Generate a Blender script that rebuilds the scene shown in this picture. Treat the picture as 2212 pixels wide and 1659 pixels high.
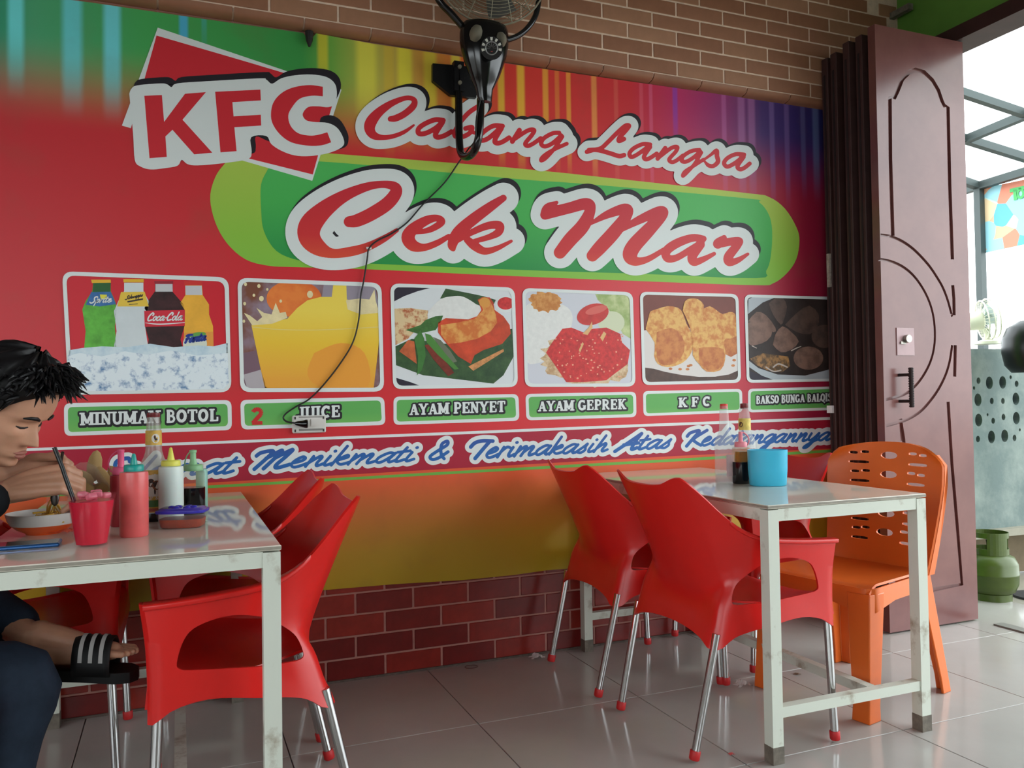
import bpy, bmesh, math, random
from mathutils import Vector, Matrix
import numpy as np
random.seed(7)
for o in list(bpy.data.objects): bpy.data.objects.remove(o)
SC = bpy.context.scene
COL = SC.collection
# ---------------------------------------------------------------- camera
F, YAW, PIT, ROL, DIST, CAMH = 1779.68, .3861, .0213, -.0156, 3.2037, 1.0638
_cy, _sy, _cp, _sp, _cr, _sr = math.cos(YAW), math.sin(YAW), math.cos(PIT), math.sin(PIT), math.cos(ROL), math.sin(ROL)
CAM = Vector((0, -DIST, CAMH))
FW = Vector((_sy*_cp, _cy*_cp, _sp)); _r0 = Vector((_cy, -_sy, 0)); _u0 = _r0.cross(FW)
RT_ = _cr*_r0 + _sr*_u0; UP_ = -_sr*_r0 + _cr*_u0
cd = bpy.data.cameras.new('camera'); cam = bpy.data.objects.new('camera', cd); COL.objects.link(cam)
cd.sensor_width = 36; cd.lens = F/2212*36; cd.clip_start = .02; cd.clip_end = 200
cam.matrix_world = Matrix(((RT_.x, UP_.x, -FW.x, CAM.x), (RT_.y, UP_.y, -FW.y, CAM.y), (RT_.z, UP_.z, -FW.z, CAM.z), (0, 0, 0, 1)))
SC.camera = cam
# ---------------------------------------------------------------- sky, exposure
W = bpy.data.worlds.new('World'); SC.world = W; W.use_nodes = True
_bg = W.node_tree.nodes['Background']; _bg.inputs[0].default_value = (.90, .975, 1, 1); _bg.inputs[1].default_value = 1.0
SC.view_settings.view_transform = 'Standard'; SC.view_settings.look = 'None'
SC.view_settings.exposure = 2.45; SC.view_settings.gamma = 1; SC.view_settings.use_curve_mapping = False
# ---------------------------------------------------------------- pixel helpers (photo pixel -> point on a known plane)
def ray(x, y): return FW + RT_*((x-1106)/F) + UP_*((829.5-y)/F)
def on(ax, v, x, y):
    d = ray(x, y); return CAM + d*((v-CAM[ax])/d[ax])
def wl(x, y, yy=0.0): return on(1, yy, x, y)
def fl(x, y, z=0.0): return on(2, z, x, y)
def mpp(P): return (Vector(P)-CAM).dot(FW)/F          # metres per photo pixel at a point
def s2l(c):
    return tuple((v/12.92 if v <= .04045 else ((v+.055)/1.055)**2.4) for v in (x/255 for x in c))
# ---------------------------------------------------------------- materials
MATS = {}
def mat(name, rgb, rough=.5, metal=0, spec=.5, var=0, vscale=8, bump=0, bscale=40, trans=0, ior=1.45, alpha=1, coat=0, lin=False, rgb2=None, thresh=None, sss=0, emit=0, coords='Object', detail=4):
    if name in MATS: return MATS[name]
    m = bpy.data.materials.new(name); m.use_nodes = True; MATS[name] = m
    nt = m.node_tree; b = nt.nodes['Principled BSDF']
    c = rgb if lin else s2l(rgb)
    b.inputs['Base Color'].default_value = (*c, 1); b.inputs['Roughness'].default_value = rough
    b.inputs['Metallic'].default_value = metal; b.inputs['Specular IOR Level'].default_value = spec
    b.inputs['IOR'].default_value = ior; b.inputs['Transmission Weight'].default_value = trans
    b.inputs['Alpha'].default_value = alpha; b.inputs['Coat Weight'].default_value = coat
    if sss: b.inputs['Subsurface Weight'].default_value = sss; b.inputs['Subsurface Scale'].default_value = .01
    if emit: b.inputs['Emission Color'].default_value = (*c, 1); b.inputs['Emission Strength'].default_value = emit
    if var or bump or rgb2:
        tc = nt.nodes.new('ShaderNodeTexCoord')
    if var or rgb2:
        n = nt.nodes.new('ShaderNodeTexNoise'); n.inputs['Scale'].default_value = vscale; n.inputs['Detail'].default_value = detail; n.inputs['Roughness'].default_value = .6
        nt.links.new(tc.outputs[coords], n.inputs['Vector'])
        cr = nt.nodes.new('ShaderNodeValToRGB')
        if rgb2:
            c2 = rgb2 if lin else s2l(rgb2)
            t = thresh or (.4, .6)
            cr.color_ramp.elements[0].position = t[0]; cr.color_ramp.elements[0].color = (*c, 1)
            cr.color_ramp.elements[1].position = t[1]; cr.color_ramp.elements[1].color = (*c2, 1)
        else:
            cr.color_ramp.elements[0].position = .3; cr.color_ramp.elements[0].color = (*[v*(1-var) for v in c], 1)
            cr.color_ramp.elements[1].position = .7; cr.color_ramp.elements[1].color = (*[min(1, v*(1+var)) for v in c], 1)
        nt.links.new(n.outputs['Fac'], cr.inputs['Fac']); nt.links.new(cr.outputs['Color'], b.inputs['Base Color'])
    if bump:
        n2 = nt.nodes.new('ShaderNodeTexNoise'); n2.inputs['Scale'].default_value = bscale; n2.inputs['Detail'].default_value = 3
        nt.links.new(tc.outputs[coords], n2.inputs['Vector'])
        bp = nt.nodes.new('ShaderNodeBump'); bp.inputs['Strength'].default_value = bump; bp.inputs['Distance'].default_value = .004
        nt.links.new(n2.outputs['Fac'], bp.inputs['Height']); nt.links.new(bp.outputs['Normal'], b.inputs['Normal'])
    return m
def ramp_mat(name, axis, lo, hi, stops, rough=.4, spec=.4, coords='Object'):
    "colour that runs along one axis of the print"
    if name in MATS: return MATS[name]
    m = mat(name, (128, 128, 128), rough, spec=spec); nt = m.node_tree; b = nt.nodes['Principled BSDF']
    tc = nt.nodes.new('ShaderNodeTexCoord'); sx = nt.nodes.new('ShaderNodeSeparateXYZ'); mr = nt.nodes.new('ShaderNodeMapRange')
    nt.links.new(tc.outputs[coords], sx.inputs[0]); nt.links.new(sx.outputs[axis], mr.inputs[0])
    mr.inputs[1].default_value = lo; mr.inputs[2].default_value = hi
    cr = nt.nodes.new('ShaderNodeValToRGB'); set_ramp(cr, stops)
    nt.links.new(mr.outputs[0], cr.inputs[0]); nt.links.new(cr.outputs[0], b.inputs['Base Color'])
    return m
def set_ramp(cr, stops):
    el = cr.color_ramp.elements
    while len(el) > 1: el.remove(el[-1])
    el[0].position = stops[0][0]; el[0].color = (*s2l(stops[0][1]), 1)
    for p, c in stops[1:]:
        e = el.new(p); e.color = (*s2l(c), 1)
# ---------------------------------------------------------------- mesh builder
class MB:
    def __init__(s): s.v = []; s.f = []; s.m = []
    def add(s, vs, fs, mi=0):
        o = len(s.v); s.v += [tuple(p) for p in vs]
        for f in fs: s.f.append(tuple(i+o for i in f)); s.m.append(mi)
        return s
    def box(s, c, d, mi=0, rot=None):
        c = Vector(c); h = [x/2 for x in d]
        P = [Vector((sx*h[0], sy*h[1], sz*h[2])) for sx in (-1, 1) for sy in (-1, 1) for sz in (-1, 1)]
        if rot is not None: P = [rot @ p for p in P]
        return s.add([c+p for p in P], [(0, 1, 3, 2), (4, 6, 7, 5), (0, 4, 5, 1), (2, 3, 7, 6), (0, 2, 6, 4), (1, 5, 7, 3)], mi)
    def bar(s, a, b, w, h, mi=0, up=(0, 0, 1)):
        a = Vector(a); b = Vector(b); d = (b-a).normalized(); up = Vector(up)
        x = d.cross(up)
        if x.length < 1e-4: x = d.cross(Vector((1, 0, 0)))
        x.normalize(); y = x.cross(d)
        P = []
        for q in (a, b):
            for sx, sy in ((-1, -1), (1, -1), (1, 1), (-1, 1)): P.append(q+x*(sx*w/2)+y*(sy*h/2))
        return s.add(P, [(3, 2, 1, 0), (4, 5, 6, 7), (0, 1, 5, 4), (1, 2, 6, 5), (2, 3, 7, 6), (3, 0, 4, 7)], mi)
    def tube(s, path, r, seg=10, mi=0, cap=True, flat=1.0):
        P = [Vector(p) for p in path]; n = len(P)
        R = r if isinstance(r, (list, tuple)) else [r]*n
        o = len(s.v); t0 = (P[1]-P[0]).normalized()
        x = t0.orthogonal().normalized()
        for i in range(n):
            t = (P[min(i+1, n-1)]-P[max(i-1, 0)]).normalized()
            x = (x - t*x.dot(t)).normalized(); y = t.cross(x)
            for k in range(seg):
                a = 2*math.pi*k/seg; s.v.append(tuple(P[i]+(x*math.cos(a)+y*math.sin(a)*flat)*R[i]))
        for i in range(n-1):
            for k in range(seg):
                k2 = (k+1) % seg
                s.f.append((o+i*seg+k, o+i*seg+k2, o+(i+1)*seg+k2, o+(i+1)*seg+k)); s.m.append(mi)
        if cap:
            s.f.append(tuple(o+k for k in reversed(range(seg)))); s.m.append(mi)
            s.f.append(tuple(o+(n-1)*seg+k for k in range(seg))); s.m.append(mi)
        return s
    def lathe(s, prof, c=(0, 0, 0), seg=24, mi=0, sx=1, sy=1, power=None):
        "profile [(r,z)] turned round the z axis; power gives a squarish section"
        o = len(s.v); c = Vector(c); n = len(prof)
        for r, z in prof:
            for k in range(seg):
                a = 2*math.pi*k/seg; ca, sa = math.cos(a), math.sin(a)
                q = 1.0
                if power: q = (abs(ca)**power+abs(sa)**power)**(-1/power)
                s.v.append((c.x+r*ca*q*sx, c.y+r*sa*q*sy, c.z+z))
        for i in range(n-1):
            for k in range(seg):
                k2 = (k+1) % seg
                s.f.append((o+i*seg+k, o+i*seg+k2, o+(i+1)*seg+k2, o+(i+1)*seg+k)); s.m.append(mi)
        if prof[0][0] > 1e-6: s.f.append(tuple(o+k for k in reversed(range(seg)))); s.m.append(mi)
        if prof[-1][0] > 1e-6: s.f.append(tuple(o+(n-1)*seg+k for k in range(seg))); s.m.append(mi)
        return s
    def grid(s, fn, nu, nv, mi=0, closed=False):
        o = len(s.v)
        for i in range(nu+1):
            for j in range(nv+1): s.v.append(tuple(fn(i/nu, j/nv)))
        for i in range(nu):
            for j in range(nv):
                a = o+i*(nv+1)+j; s.f.append((a, a+nv+1, a+nv+2, a+1)); s.m.append(mi)
        return s
    def prism(s, poly, fn, mi=0):
        "2D polygon -> solid, fn(p, 0|1) gives the two faces"
        n = len(poly); A = [fn(p, 0) for p in poly]; B = [fn(p, 1) for p in poly]
        return s.add(A+B, [tuple(range(n)), tuple(reversed(range(n, 2*n)))]+[(i, i+n, (i+1) % n+n, (i+1) % n) for i in range(n)], mi)
    def mesh(s, name, mats, smooth=None, merge=False):
        me = bpy.data.meshes.new(name); me.from_pydata(s.v, [], s.f)
        for m in (mats if isinstance(mats, (list, tuple)) else [mats]): me.materials.append(m)
        me.polygons.foreach_set('material_index', s.m)
        bm = bmesh.new(); bm.from_mesh(me)
        if merge: bmesh.ops.remove_doubles(bm, verts=bm.verts, dist=1e-5)
        if merge != 'flat': bmesh.ops.recalc_face_normals(bm, faces=bm.faces)
        bm.to_mesh(me); bm.free()
        if smooth: me.shade_smooth(); me.set_sharp_from_angle(angle=math.radians(smooth))
        me.update(); return me
    def build(s, name, mats, parent=None, smooth=None, merge=False, **kw):
        return link(name, s.mesh(name, mats, smooth, merge), parent, **kw)
def link(name, data, parent=None, label=None, cat=None, group=None, kind=None):
    o = bpy.data.objects.new(name, data); COL.objects.link(o)
    if parent is not None: o.parent = parent
    return tag(o, label, cat, group, kind)
def tag(o, label=None, cat=None, group=None, kind=None):
    for k, v in (('label', label), ('category', cat), ('group', group), ('kind', kind)):
        if v: o[k] = v
    return o
def empty(name, loc=(0, 0, 0), rz=0, label=None, cat=None, group=None, kind=None):
    o = link(name, None, None, label, cat, group, kind); o.location = loc; o.rotation_euler = (0, 0, rz); o.empty_display_size = .05
    return o
def copy_tree(o, parent=None):
    c = o.copy(); COL.objects.link(c); c.parent = parent
    for ch in list(o.children): copy_tree(ch, c)
    return c
def boolean(o, cutters, self_=False):
    "cut meshes out of o, bake the result"
    cs = []
    for me in cutters:
        c = bpy.data.objects.new('cut', me); COL.objects.link(c); cs.append(c); c.parent = o.parent
        md = o.modifiers.new('b', 'BOOLEAN'); md.object = c; md.operation = 'DIFFERENCE'; md.solver = 'EXACT'; md.use_self = self_
    bpy.context.view_layer.update()
    me = bpy.data.meshes.new_from_object(o.evaluated_get(bpy.context.evaluated_depsgraph_get()))
    o.modifiers.clear(); o.data = me
    for c in cs: bpy.data.objects.remove(c)
    return o
def bake(o):
    bpy.context.view_layer.update()
    me = bpy.data.meshes.new_from_object(o.evaluated_get(bpy.context.evaluated_depsgraph_get()))
    o.modifiers.clear(); o.data = me; return o
def catmull(pts, n=6):
    P = [np.array(p, float) for p in pts]; out = []
    for i in range(len(P)-1):
        p0 = P[max(i-1, 0)]; p1 = P[i]; p2 = P[i+1]; p3 = P[min(i+2, len(P)-1)]
        for k in range(n):
            t = k/n
            out.append(.5*((2*p1)+(-p0+p2)*t+(2*p0-5*p1+4*p2-p3)*t*t+(-p0+3*p1-3*p2+p3)*t**3))
    out.append(P[-1]); return out
def bevel_box(d, b=.003):
    "small bevelled block mesh, centred"
    bm = bmesh.new(); bmesh.ops.create_cube(bm, size=1)
    for v in bm.verts: v.co = Vector((v.co.x*d[0], v.co.y*d[1], v.co.z*d[2]))
    bmesh.ops.bevel(bm, geom=list(bm.edges), offset=b, segments=1, affect='EDGES', clamp_overlap=True)
    return bm
# ================================================================ the room
XR = 3.47                                             # inner face of the right wall
m_grout_up = mat('pale_grout', (224, 198, 176), .85, var=.12, vscale=30)
m_grout_lo = mat('dusty_pink_grout', (168, 118, 108), .8, var=.12, vscale=30)
m_plaster = mat('cream_plaster', (120, 114, 104), .85, var=.05, vscale=3)
m_green = mat('green_paint', (104, 160, 66), .6, var=.10, vscale=3, bump=.1)
m_brown = [mat('brown_brick_%d' % i, c, .55, var=.12, vscale=9) for i, c in enumerate([(164, 118, 90), (156, 108, 82), (170, 124, 96), (150, 102, 76)])]
m_red = [mat('red_brick_%d' % i, c, .32, var=.22, vscale=10) for i, c in enumerate([(132, 36, 28), (118, 30, 26), (108, 26, 24), (138, 40, 30)])]
wb = MB()
wb.box((.17, .1, 1.6), (6.58, .2, 3.4)).build('wall_back', m_grout_lo, kind='structure')
wall_back = bpy.data.objects['wall_back']
bmu = MB()
bm_prof = [(0.0, 2.502), (-.012, 2.502), (-.034, 2.506), (-.046, 2.514), (-.05, 2.528), (-.05, 3.3), (0, 3.3)]
bmu.prism(bm_prof, lambda p, k: (-1.2 if k == 0 else XR, p[0]+.001, p[1]))
bmu.build('projecting_band', m_grout_up, wall_back, smooth=40)
# bricks: upper band
def brick_mesh(w, h, t, name, m):
    bm = bevel_box((w, t, h), .0022); me = bpy.data.meshes.new(name); bm.to_mesh(me); bm.free(); me.materials.append(m); return me
UX, UZ, UPX, UPZ = .5832, 2.5313, .2558, .0684
up_full = [brick_mesh(UPX-.008, UPZ-.0075, .008, 'brick', m) for m in m_brown]
up_half = [brick_mesh(UPX/2-.008, UPZ-.0075, .008, 'brick', m) for m in m_brown]
def put(me, loc, parent=None):
    o = link('brick', me, parent or wall_back); o.location = loc; return o
for r in range(0, 8):
    off = 0 if r % 2 == 0 else .5
    for i in range(-5, 12):
        cx = UX+(i+off+.5)*UPX
        zc = UZ+(r+.5)*UPZ
        if cx+UPX/2 > XR-.01: continue
        # only the ones the photograph can show
        v = Vector((cx, -.05, zc))-CAM; k = v.dot(FW); ix = 1106+F*v.dot(RT_)/k; iy = 829.5-F*v.dot(UP_)/k
        if iy < -60 or ix < -150: continue
        put(random.choice(up_full), (cx, -.0478+random.uniform(-.0004, .0004), zc))
    if r % 2 == 1:
        put(random.choice(up_half), (XR-UPX/4-.003, -.0478, UZ+(r+.5)*UPZ))
# rounded edge bricks under the band (bent round the lower edge)
for i in range(-3, 12):
    x0 = UX+(i-.5)*UPX+.0035; x1 = x0+UPX-.007
    if x0 > XR-.03: continue
    x1 = min(x1, XR)
    pr = [(-.0565, 2.527), (-.054, 2.515), (-.044, 2.505), (-.030, 2.4995), (-.004, 2.496), (-.004, 2.504), (-.030, 2.508), (-.045, 2.515), (-.05, 2.527)]
    b = MB(); b.prism(pr, lambda p, k: ((x0, x1)[k], p[0], p[1]))
    b.build('edge_brick', m_brown[3], wall_back, smooth=50)
for i in range(-3, 12):                               # course of the wall just under the band
    cx = UX+i*UPX
    if cx+UPX/2 > 3.0: continue
    put(up_full[3], (cx, -.002, 2.462))
# bricks: lower wall
LX, LZ, LPX, LPZ = .5185, .0003, .2302, .0829
lo_full = [brick_mesh(LPX-.008, LPZ-.007, .008, 'brick', m) for m in m_red]
for r in range(5):
    off = 0 if r % 2 == 0 else .5
    for i in range(-5, 11):
        cx = LX+(i+off+.5)*LPX
        if cx > 3.1: continue
        put(random.choice(lo_full), (cx, .0015+random.uniform(-.0004, .0004), LZ+(r+.5)*LPZ))
# floor of big tiles
m_tile = mat('cream_floor_tile', (166, 162, 157), .12, spec=.5, var=.06, vscale=2.5, bump=.02, bscale=6)
m_fgrout = mat('grey_floor_grout', (120, 112, 106), .8)
fl_o = MB(); fl_o.box((.2, -3.2, -.06), (6.8, 6.8, .1)).build('floor', m_fgrout, kind='structure'); floor = bpy.data.objects['floor']
TP = .607
bm = bevel_box((TP-.003, TP-.003, .012), .0012); tme = bpy.data.meshes.new('floor_tile'); bm.to_mesh(tme); bm.free(); tme.materials.append(m_tile)
for i in range(-5, 5):
    for j in range(0, 10):
        o = link('floor_tile', tme, floor); o.location = (.917+(i+.5)*TP, -.003-(j+.5)*TP, -.006)
# dark dirt joint along the foot of the wall
MB().box((1.2, -.006, .004), (4.6, .008, .008)).build('trim_1', mat('dirty_joint', (92, 80, 74), .9, var=.3, vscale=40), kind='structure')
MB().box((0, -2, -.22), (60, 60, .1)).build('ground', mat('street_asphalt', (112, 110, 106), .9, var=.15, vscale=2), kind='structure')
# ceiling, side walls, the front wall with its opening behind the camera
MB().box((.23, -3.2, 3.36), (6.8, 6.8, .12)).build('ceiling', mat('ceiling_paint', (104, 98, 90), .9, var=.04), kind='structure')
MB().box((-3.2, -3.2, .45), (.15, 6.8, .9)).box((-3.2, -3.2, 2.85), (.15, 6.8, .9)).box((-3.2, -.5, 1.65), (.15, 1.4, 1.5)).box((-3.2, -6.1, 1.65), (.15, 1.0, 1.5)).build('wall_left', mat('left_wall_paint', (120, 96, 78), .8, var=.06), kind='structure')  # unseen wall; window gap added to light the chair backs
MB().box((.2, -6.6, 3.0), (6.8, .2, .7)).box((1.6, -6.6, 1.4), (3.9, .2, 2.9)).box((-1.75, -6.6, .5), (2.9, .2, 1.0)).build('wall_front', m_plaster, kind='structure')  # unseen wall; sill and right block added to cut the light
wr = MB()
wr.box((XR+.07, -.125, 1.65), (.14, .25, 3.3)).box((XR+.07, -2.775, 3.07), (.14, 5.05, .5)).box((XR+.07, -5.95, 1.65), (.14, 1.3, 3.3))
wr.build('wall_right', m_green, kind='structure')
m_wood = mat('dark_red_wood', (96, 56, 52), .42, spec=.4, var=.15, vscale=6)
m_wood2 = mat('door_edge_wood', (66, 44, 42), .55, spec=.3, var=.15, vscale=12)
MB().box((XR+.06, -2.55, 2.785), (.16, 4.6, .07)).build('trim_2', m_wood2, kind='structure', label='dark wooden lintel over the folding door opening')
MB().box((XR-.04, -.09, 3.02), (.03, .16, .03)).build('trim_3', mat('old_bracket', (120, 116, 104), .7, var=.3, vscale=40), kind='structure')
MB().box((XR+.03, -2.6, -.003), (.06, 4.2, .022)).build('trim_4', mat('threshold_stone', (120, 118, 112), .5, var=.1), kind='structure', label='grey threshold strip')
# ---------------------------------------------------------------- folding door leaves
def leaf_xy(px, py, yy=-.412): p = wl(px, py, yy); return (p.x, p.z)
m_door = mat('brown_red_door_gloss', (116, 74, 70), .24, spec=.6, rgb2=(102, 62, 60), thresh=(.35, .7), vscale=4, bump=.04, bscale=30)
def make_leaf(y, x0, x1, top, name, label):
    e = empty(name, (x0, y, 0.012), 0, label, 'door', 'leaves of the folding door')
    bm = bevel_box((x1-x0, .04, top-.012), .003); me = bpy.data.meshes.new('panel'); bm.to_mesh(me); bm.free(); me.materials.append(m_wood2)
    o = link('panel', me, e); o.location = ((x1-x0)/2, .02, (top-.012)/2)
    return e
lv = [(-.108, 2.715, 'first leaf of the folded door, hard against the wall'), (-.165, 2.72, 'second leaf of the folded door, in from the wall'),
      (-.255, 2.735, 'third leaf of the folded door, before the gap'), (-.325, 2.738, 'fourth leaf of the folded door, right behind the carved one')]
for y, t, l in lv:
    e = make_leaf(y, 2.935+random.uniform(-.006, .006), 3.475, t, 'door_leaf', 'dark '+l)
    g = MB(); g.box((-.001, .02, t/2), (.004, .010, t*.93)); g.build('edge_groove_shade', mat('groove_shade', (34, 24, 24), .8), e)  # dark strip laid on the leaf edge, a groove's shade put into colour
# carved front leaf
DY = -.412; LX0, LX1, LT = 2.932, 3.483, 2.745
e = empty('carved_door_leaf', (LX0, DY, .008), 0, 'brown carved leaf of the folding door with arched panel and half circles', 'door', 'leaves of the folding door')
bm = bmesh.new(); bmesh.ops.create_cube(bm, size=1)
for v in bm.verts: v.co = Vector((v.co.x*(LX1-LX0)+(LX1-LX0)/2, v.co.y*.042+.021, (v.co.z+.5)*(LT-.008)))
me = bpy.data.meshes.new('panel'); bm.to_mesh(me); bm.free(); me.materials.append(m_door)
leaf = link('panel', me, e)
def ribbon(pts, w, closed=False, depth=.012):
    P = [np.array(leaf_xy(*p)) - np.array((LX0, .008)) for p in pts]
    n = len(P); A = []; B = []
    for i in range(n):
        if closed: d = P[(i+1) % n]-P[i-1]
        else: d = P[min(i+1, n-1)]-P[max(i-1, 0)]
        d = d/np.hypot(*d); nn = np.array((-d[1], d[0]))
        A.append(P[i]+nn*w/2); B.append(P[i]-nn*w/2)
    mb = MB(); vs = []
    for dy in (-.01, depth): vs += [(p[0], dy, p[1]) for p in A]+[(p[0], dy, p[1]) for p in B]
    m = n; fs = []
    rng = range(n) if closed else range(n-1)
    for i in rng:
        j = (i+1) % n
        fs += [(i, j, m+j, m+i), (2*m+i, 3*m+i, 3*m+j, 2*m+j), (i, 2*m+i, 2*m+j, j), (m+i, m+j, 3*m+j, 3*m+i)]
    if not closed: fs += [(0, m, 3*m, 2*m), (n-1, 2*m+n-1, 3*m+n-1, m+n-1)]
    mb.add(vs, fs); return mb.mesh('cutter', m_door)
s4 = 2.7656
def c4(x, y): return (1700+x/s4, y/s4)
arch = [c4(*p) for p in [(632, 1408), (618, 950), (615, 583), (642, 583), (660, 545), (690, 470), (730, 430), (770, 418), (820, 432), (870, 480), (905, 540), (925, 600), (940, 632), (962, 640), (972, 1100), (988, 1550)]]
s8 = 3.318
def c8(x, y): return (1750+x/s8, 500+y/s8)
arc1 = [c8(*p) for p in [(505, 25), (570, 35), (650, 65), (730, 118), (800, 185), (860, 255), (910, 330), (950, 400), (985, 490), (1018, 610)]]
arc2 = [c8(*p) for p in [(1018, 815), (1000, 930), (970, 1030), (920, 1130), (860, 1215), (790, 1290), (700, 1345), (610, 1375), (545, 1392)]]
arc3 = [c8(*p) for p in [(505, 200), (580, 215), (660, 250), (730, 305), (790, 380), (840, 470), (875, 570), (892, 680), (892, 800), (870, 910), (825, 1010), (760, 1100), (680, 1165), (600, 1190), (545, 1205)]]
rects = [[c8(*p) for p in [(1022, 385), (1030, 480), (1032, 600)]], [c8(*p) for p in [(1040, 815), (1038, 930), (1036, 1040)]],
         [(2048, 868), (2056, 1000), (2068, 1140), (2078, 1262), (2010, 1275)], [c8(*p) for p in [(652, 1385), (655, 1440), (657, 1500)]], [(1945, 905), (1952, 950), (1962, 1100), (1972, 1290)]]
def dens(p, n=5): return [tuple(q) for q in catmull(p, n)]
cut = [ribbon(arch, .022), ribbon(dens(arc1), .014), ribbon(dens(arc2), .014), ribbon(dens(arc3), .013)]+[ribbon(r, .02) for r in rects]
boolean(leaf, cut)
for p in leaf.data.polygons: p.use_smooth = False
# lock, pull handle
c = Vector((leaf_xy(1955, 738)[0]-LX0, -.002, leaf_xy(1955, 738)[1]-.008))
MB().box(c, (.105, .004, .125)).build('lock_plate', mat('lock_plate_paint', (160, 130, 132), .3, var=.1), e)
lk = MB(); lk.tube([c+Vector((0, 0, .012)), c+Vector((0, -.022, .012))], .018, 16); lk.box(c+Vector((-.02, -.006, -.006)), (.03, .006, .012)); lk.build('lock_cylinder', mat('worn_steel', (150, 146, 138), .35, metal=.8, var=.2, vscale=60), e, smooth=40)
h = MB(); a = leaf_xy(1948, 795); b = leaf_xy(1950, 880); xx = a[0]-LX0
h.tube([(xx, -.05, a[1]-.008), (xx, -.05, b[1]-.008)], .0095, 10)
for zz in (a[1]-.04, b[1]+.02): h.tube([(xx, -.05, zz), (xx-.012, -.03, zz), (xx-.02, 0.004, zz)], .007, 8)
for k in range(16):
    z0 = b[1]-.008+(a[1]-b[1])*(k+.5)/16; h.tube([(xx, -.05, z0-.003), (xx, -.05, z0+.003)], .0115, 8)
h.build('pull_handle', mat('dark_rebar', (44, 34, 34), .6, metal=.5), e, smooth=40)
# old bolt plate on the folded leaves, tape
p0, p1 = wl(1783, 548, -.1), wl(1787, 620, -.1)
MB().bar((2.928, -.1, p0.z), (2.928, -.1, p1.z), .018, .012).build('door_bolt', mat('rusty_plate', (150, 140, 130), .7, var=.35, vscale=60), label='worn grey steel bolt plate on the folded door edge', cat='bolt')
p = wl(1796, 884, -.09)
MB().box((2.93, -.085, p.z), (.012, .035, .036)).build('tape_piece', mat('white_tape', (222, 222, 222), .5), label='small white piece of tape on the dark door edge', cat='tape')
# ================================================================ printed banner on the wall
BY = -.0095
def vmat(name, rgb, **k): return mat('print_'+name, rgb, k.pop('rough', .42), spec=.35, **k)
m_ban = mat('banner_vinyl', (200, 45, 55), .40, spec=.4, bump=.10, bscale=9); nt = m_ban.node_tree; bs = nt.nodes['Principled BSDF']
tc = nt.nodes.new('ShaderNodeTexCoord'); sx = nt.nodes.new('ShaderNodeSeparateXYZ'); nt.links.new(tc.outputs['Object'], sx.inputs[0])
def node(t, **k):
    n = nt.nodes.new(t)
    for a, v in k.items(): setattr(n, a, v)
    return n
def mrange(src, a, b, c=0, d=1, smooth=False):
    n = node('ShaderNodeMapRange'); n.clamp = True
    if smooth: n.interpolation_type = 'SMOOTHSTEP'
    nt.links.new(src, n.inputs[0])
    for i, v in enumerate((a, b, c, d)): n.inputs[i+1].default_value = v
    return n.outputs[0]
def math_(op, a, b=None):
    n = node('ShaderNodeMath', operation=op)
    for i, v in enumerate((a, b)):
        if v is None: continue
        if isinstance(v, (int, float)): n.inputs[i].default_value = v
        else: nt.links.new(v, n.inputs[i])
    return n.outputs[0]
def mix(fac, a, b):
    n = node('ShaderNodeMix', data_type='RGBA')
    nt.links.new(fac, n.inputs[0])
    for i, v in ((6, a), (7, b)):
        if isinstance(v, tuple): n.inputs[i].default_value = (*s2l(v), 1)
        else: nt.links.new(v, n.inputs[i])
    return n.outputs[2]
X, Z = sx.outputs[0], sx.outputs[2]
xr = mrange(X, -.6, 3.1)
def rx(v): return (v+.6)/3.7
cr = node('ShaderNodeValToRGB'); nt.links.new(xr, cr.inputs[0])
set_ramp(cr, [(0, (40, 150, 120)), (rx(-.45), (80, 170, 120)), (rx(-.1), (72, 170, 90)), (rx(.45), (60, 150, 72)), (rx(.56), (110, 170, 70)), (rx(.7), (182, 185, 80)), (rx(.95), (225, 160, 70)), (rx(1.1), (228, 110, 52)),
              (rx(1.3), (222, 62, 50)), (rx(1.9), (205, 46, 55)), (rx(2.15), (185, 40, 95)), (rx(2.4), (140, 40, 105)), (rx(2.62), (70, 40, 105)), (rx(3.0), (50, 50, 110))])
cr2 = node('ShaderNodeValToRGB'); nt.links.new(xr, cr2.inputs[0])          # main field
set_ramp(cr2, [(0, (196, 40, 48)), (.5, (212, 48, 55)), (rx(2.3), (206, 42, 54)), (rx(2.6), (176, 36, 62)), (1, (140, 30, 60))])
ztop = mrange(X, -.6, .7, 2.30, 2.42)                 # where the colour run starts
fac = math_('DIVIDE', math_('SUBTRACT', Z, 2.02), .34)
n = node('ShaderNodeClamp'); nt.links.new(fac, n.inputs[0]); fac = n.outputs[0]
fs = mrange(fac, 0, 1, 0, 1, True)
col = mix(fs, cr2.outputs[0], cr.outputs[0])
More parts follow.
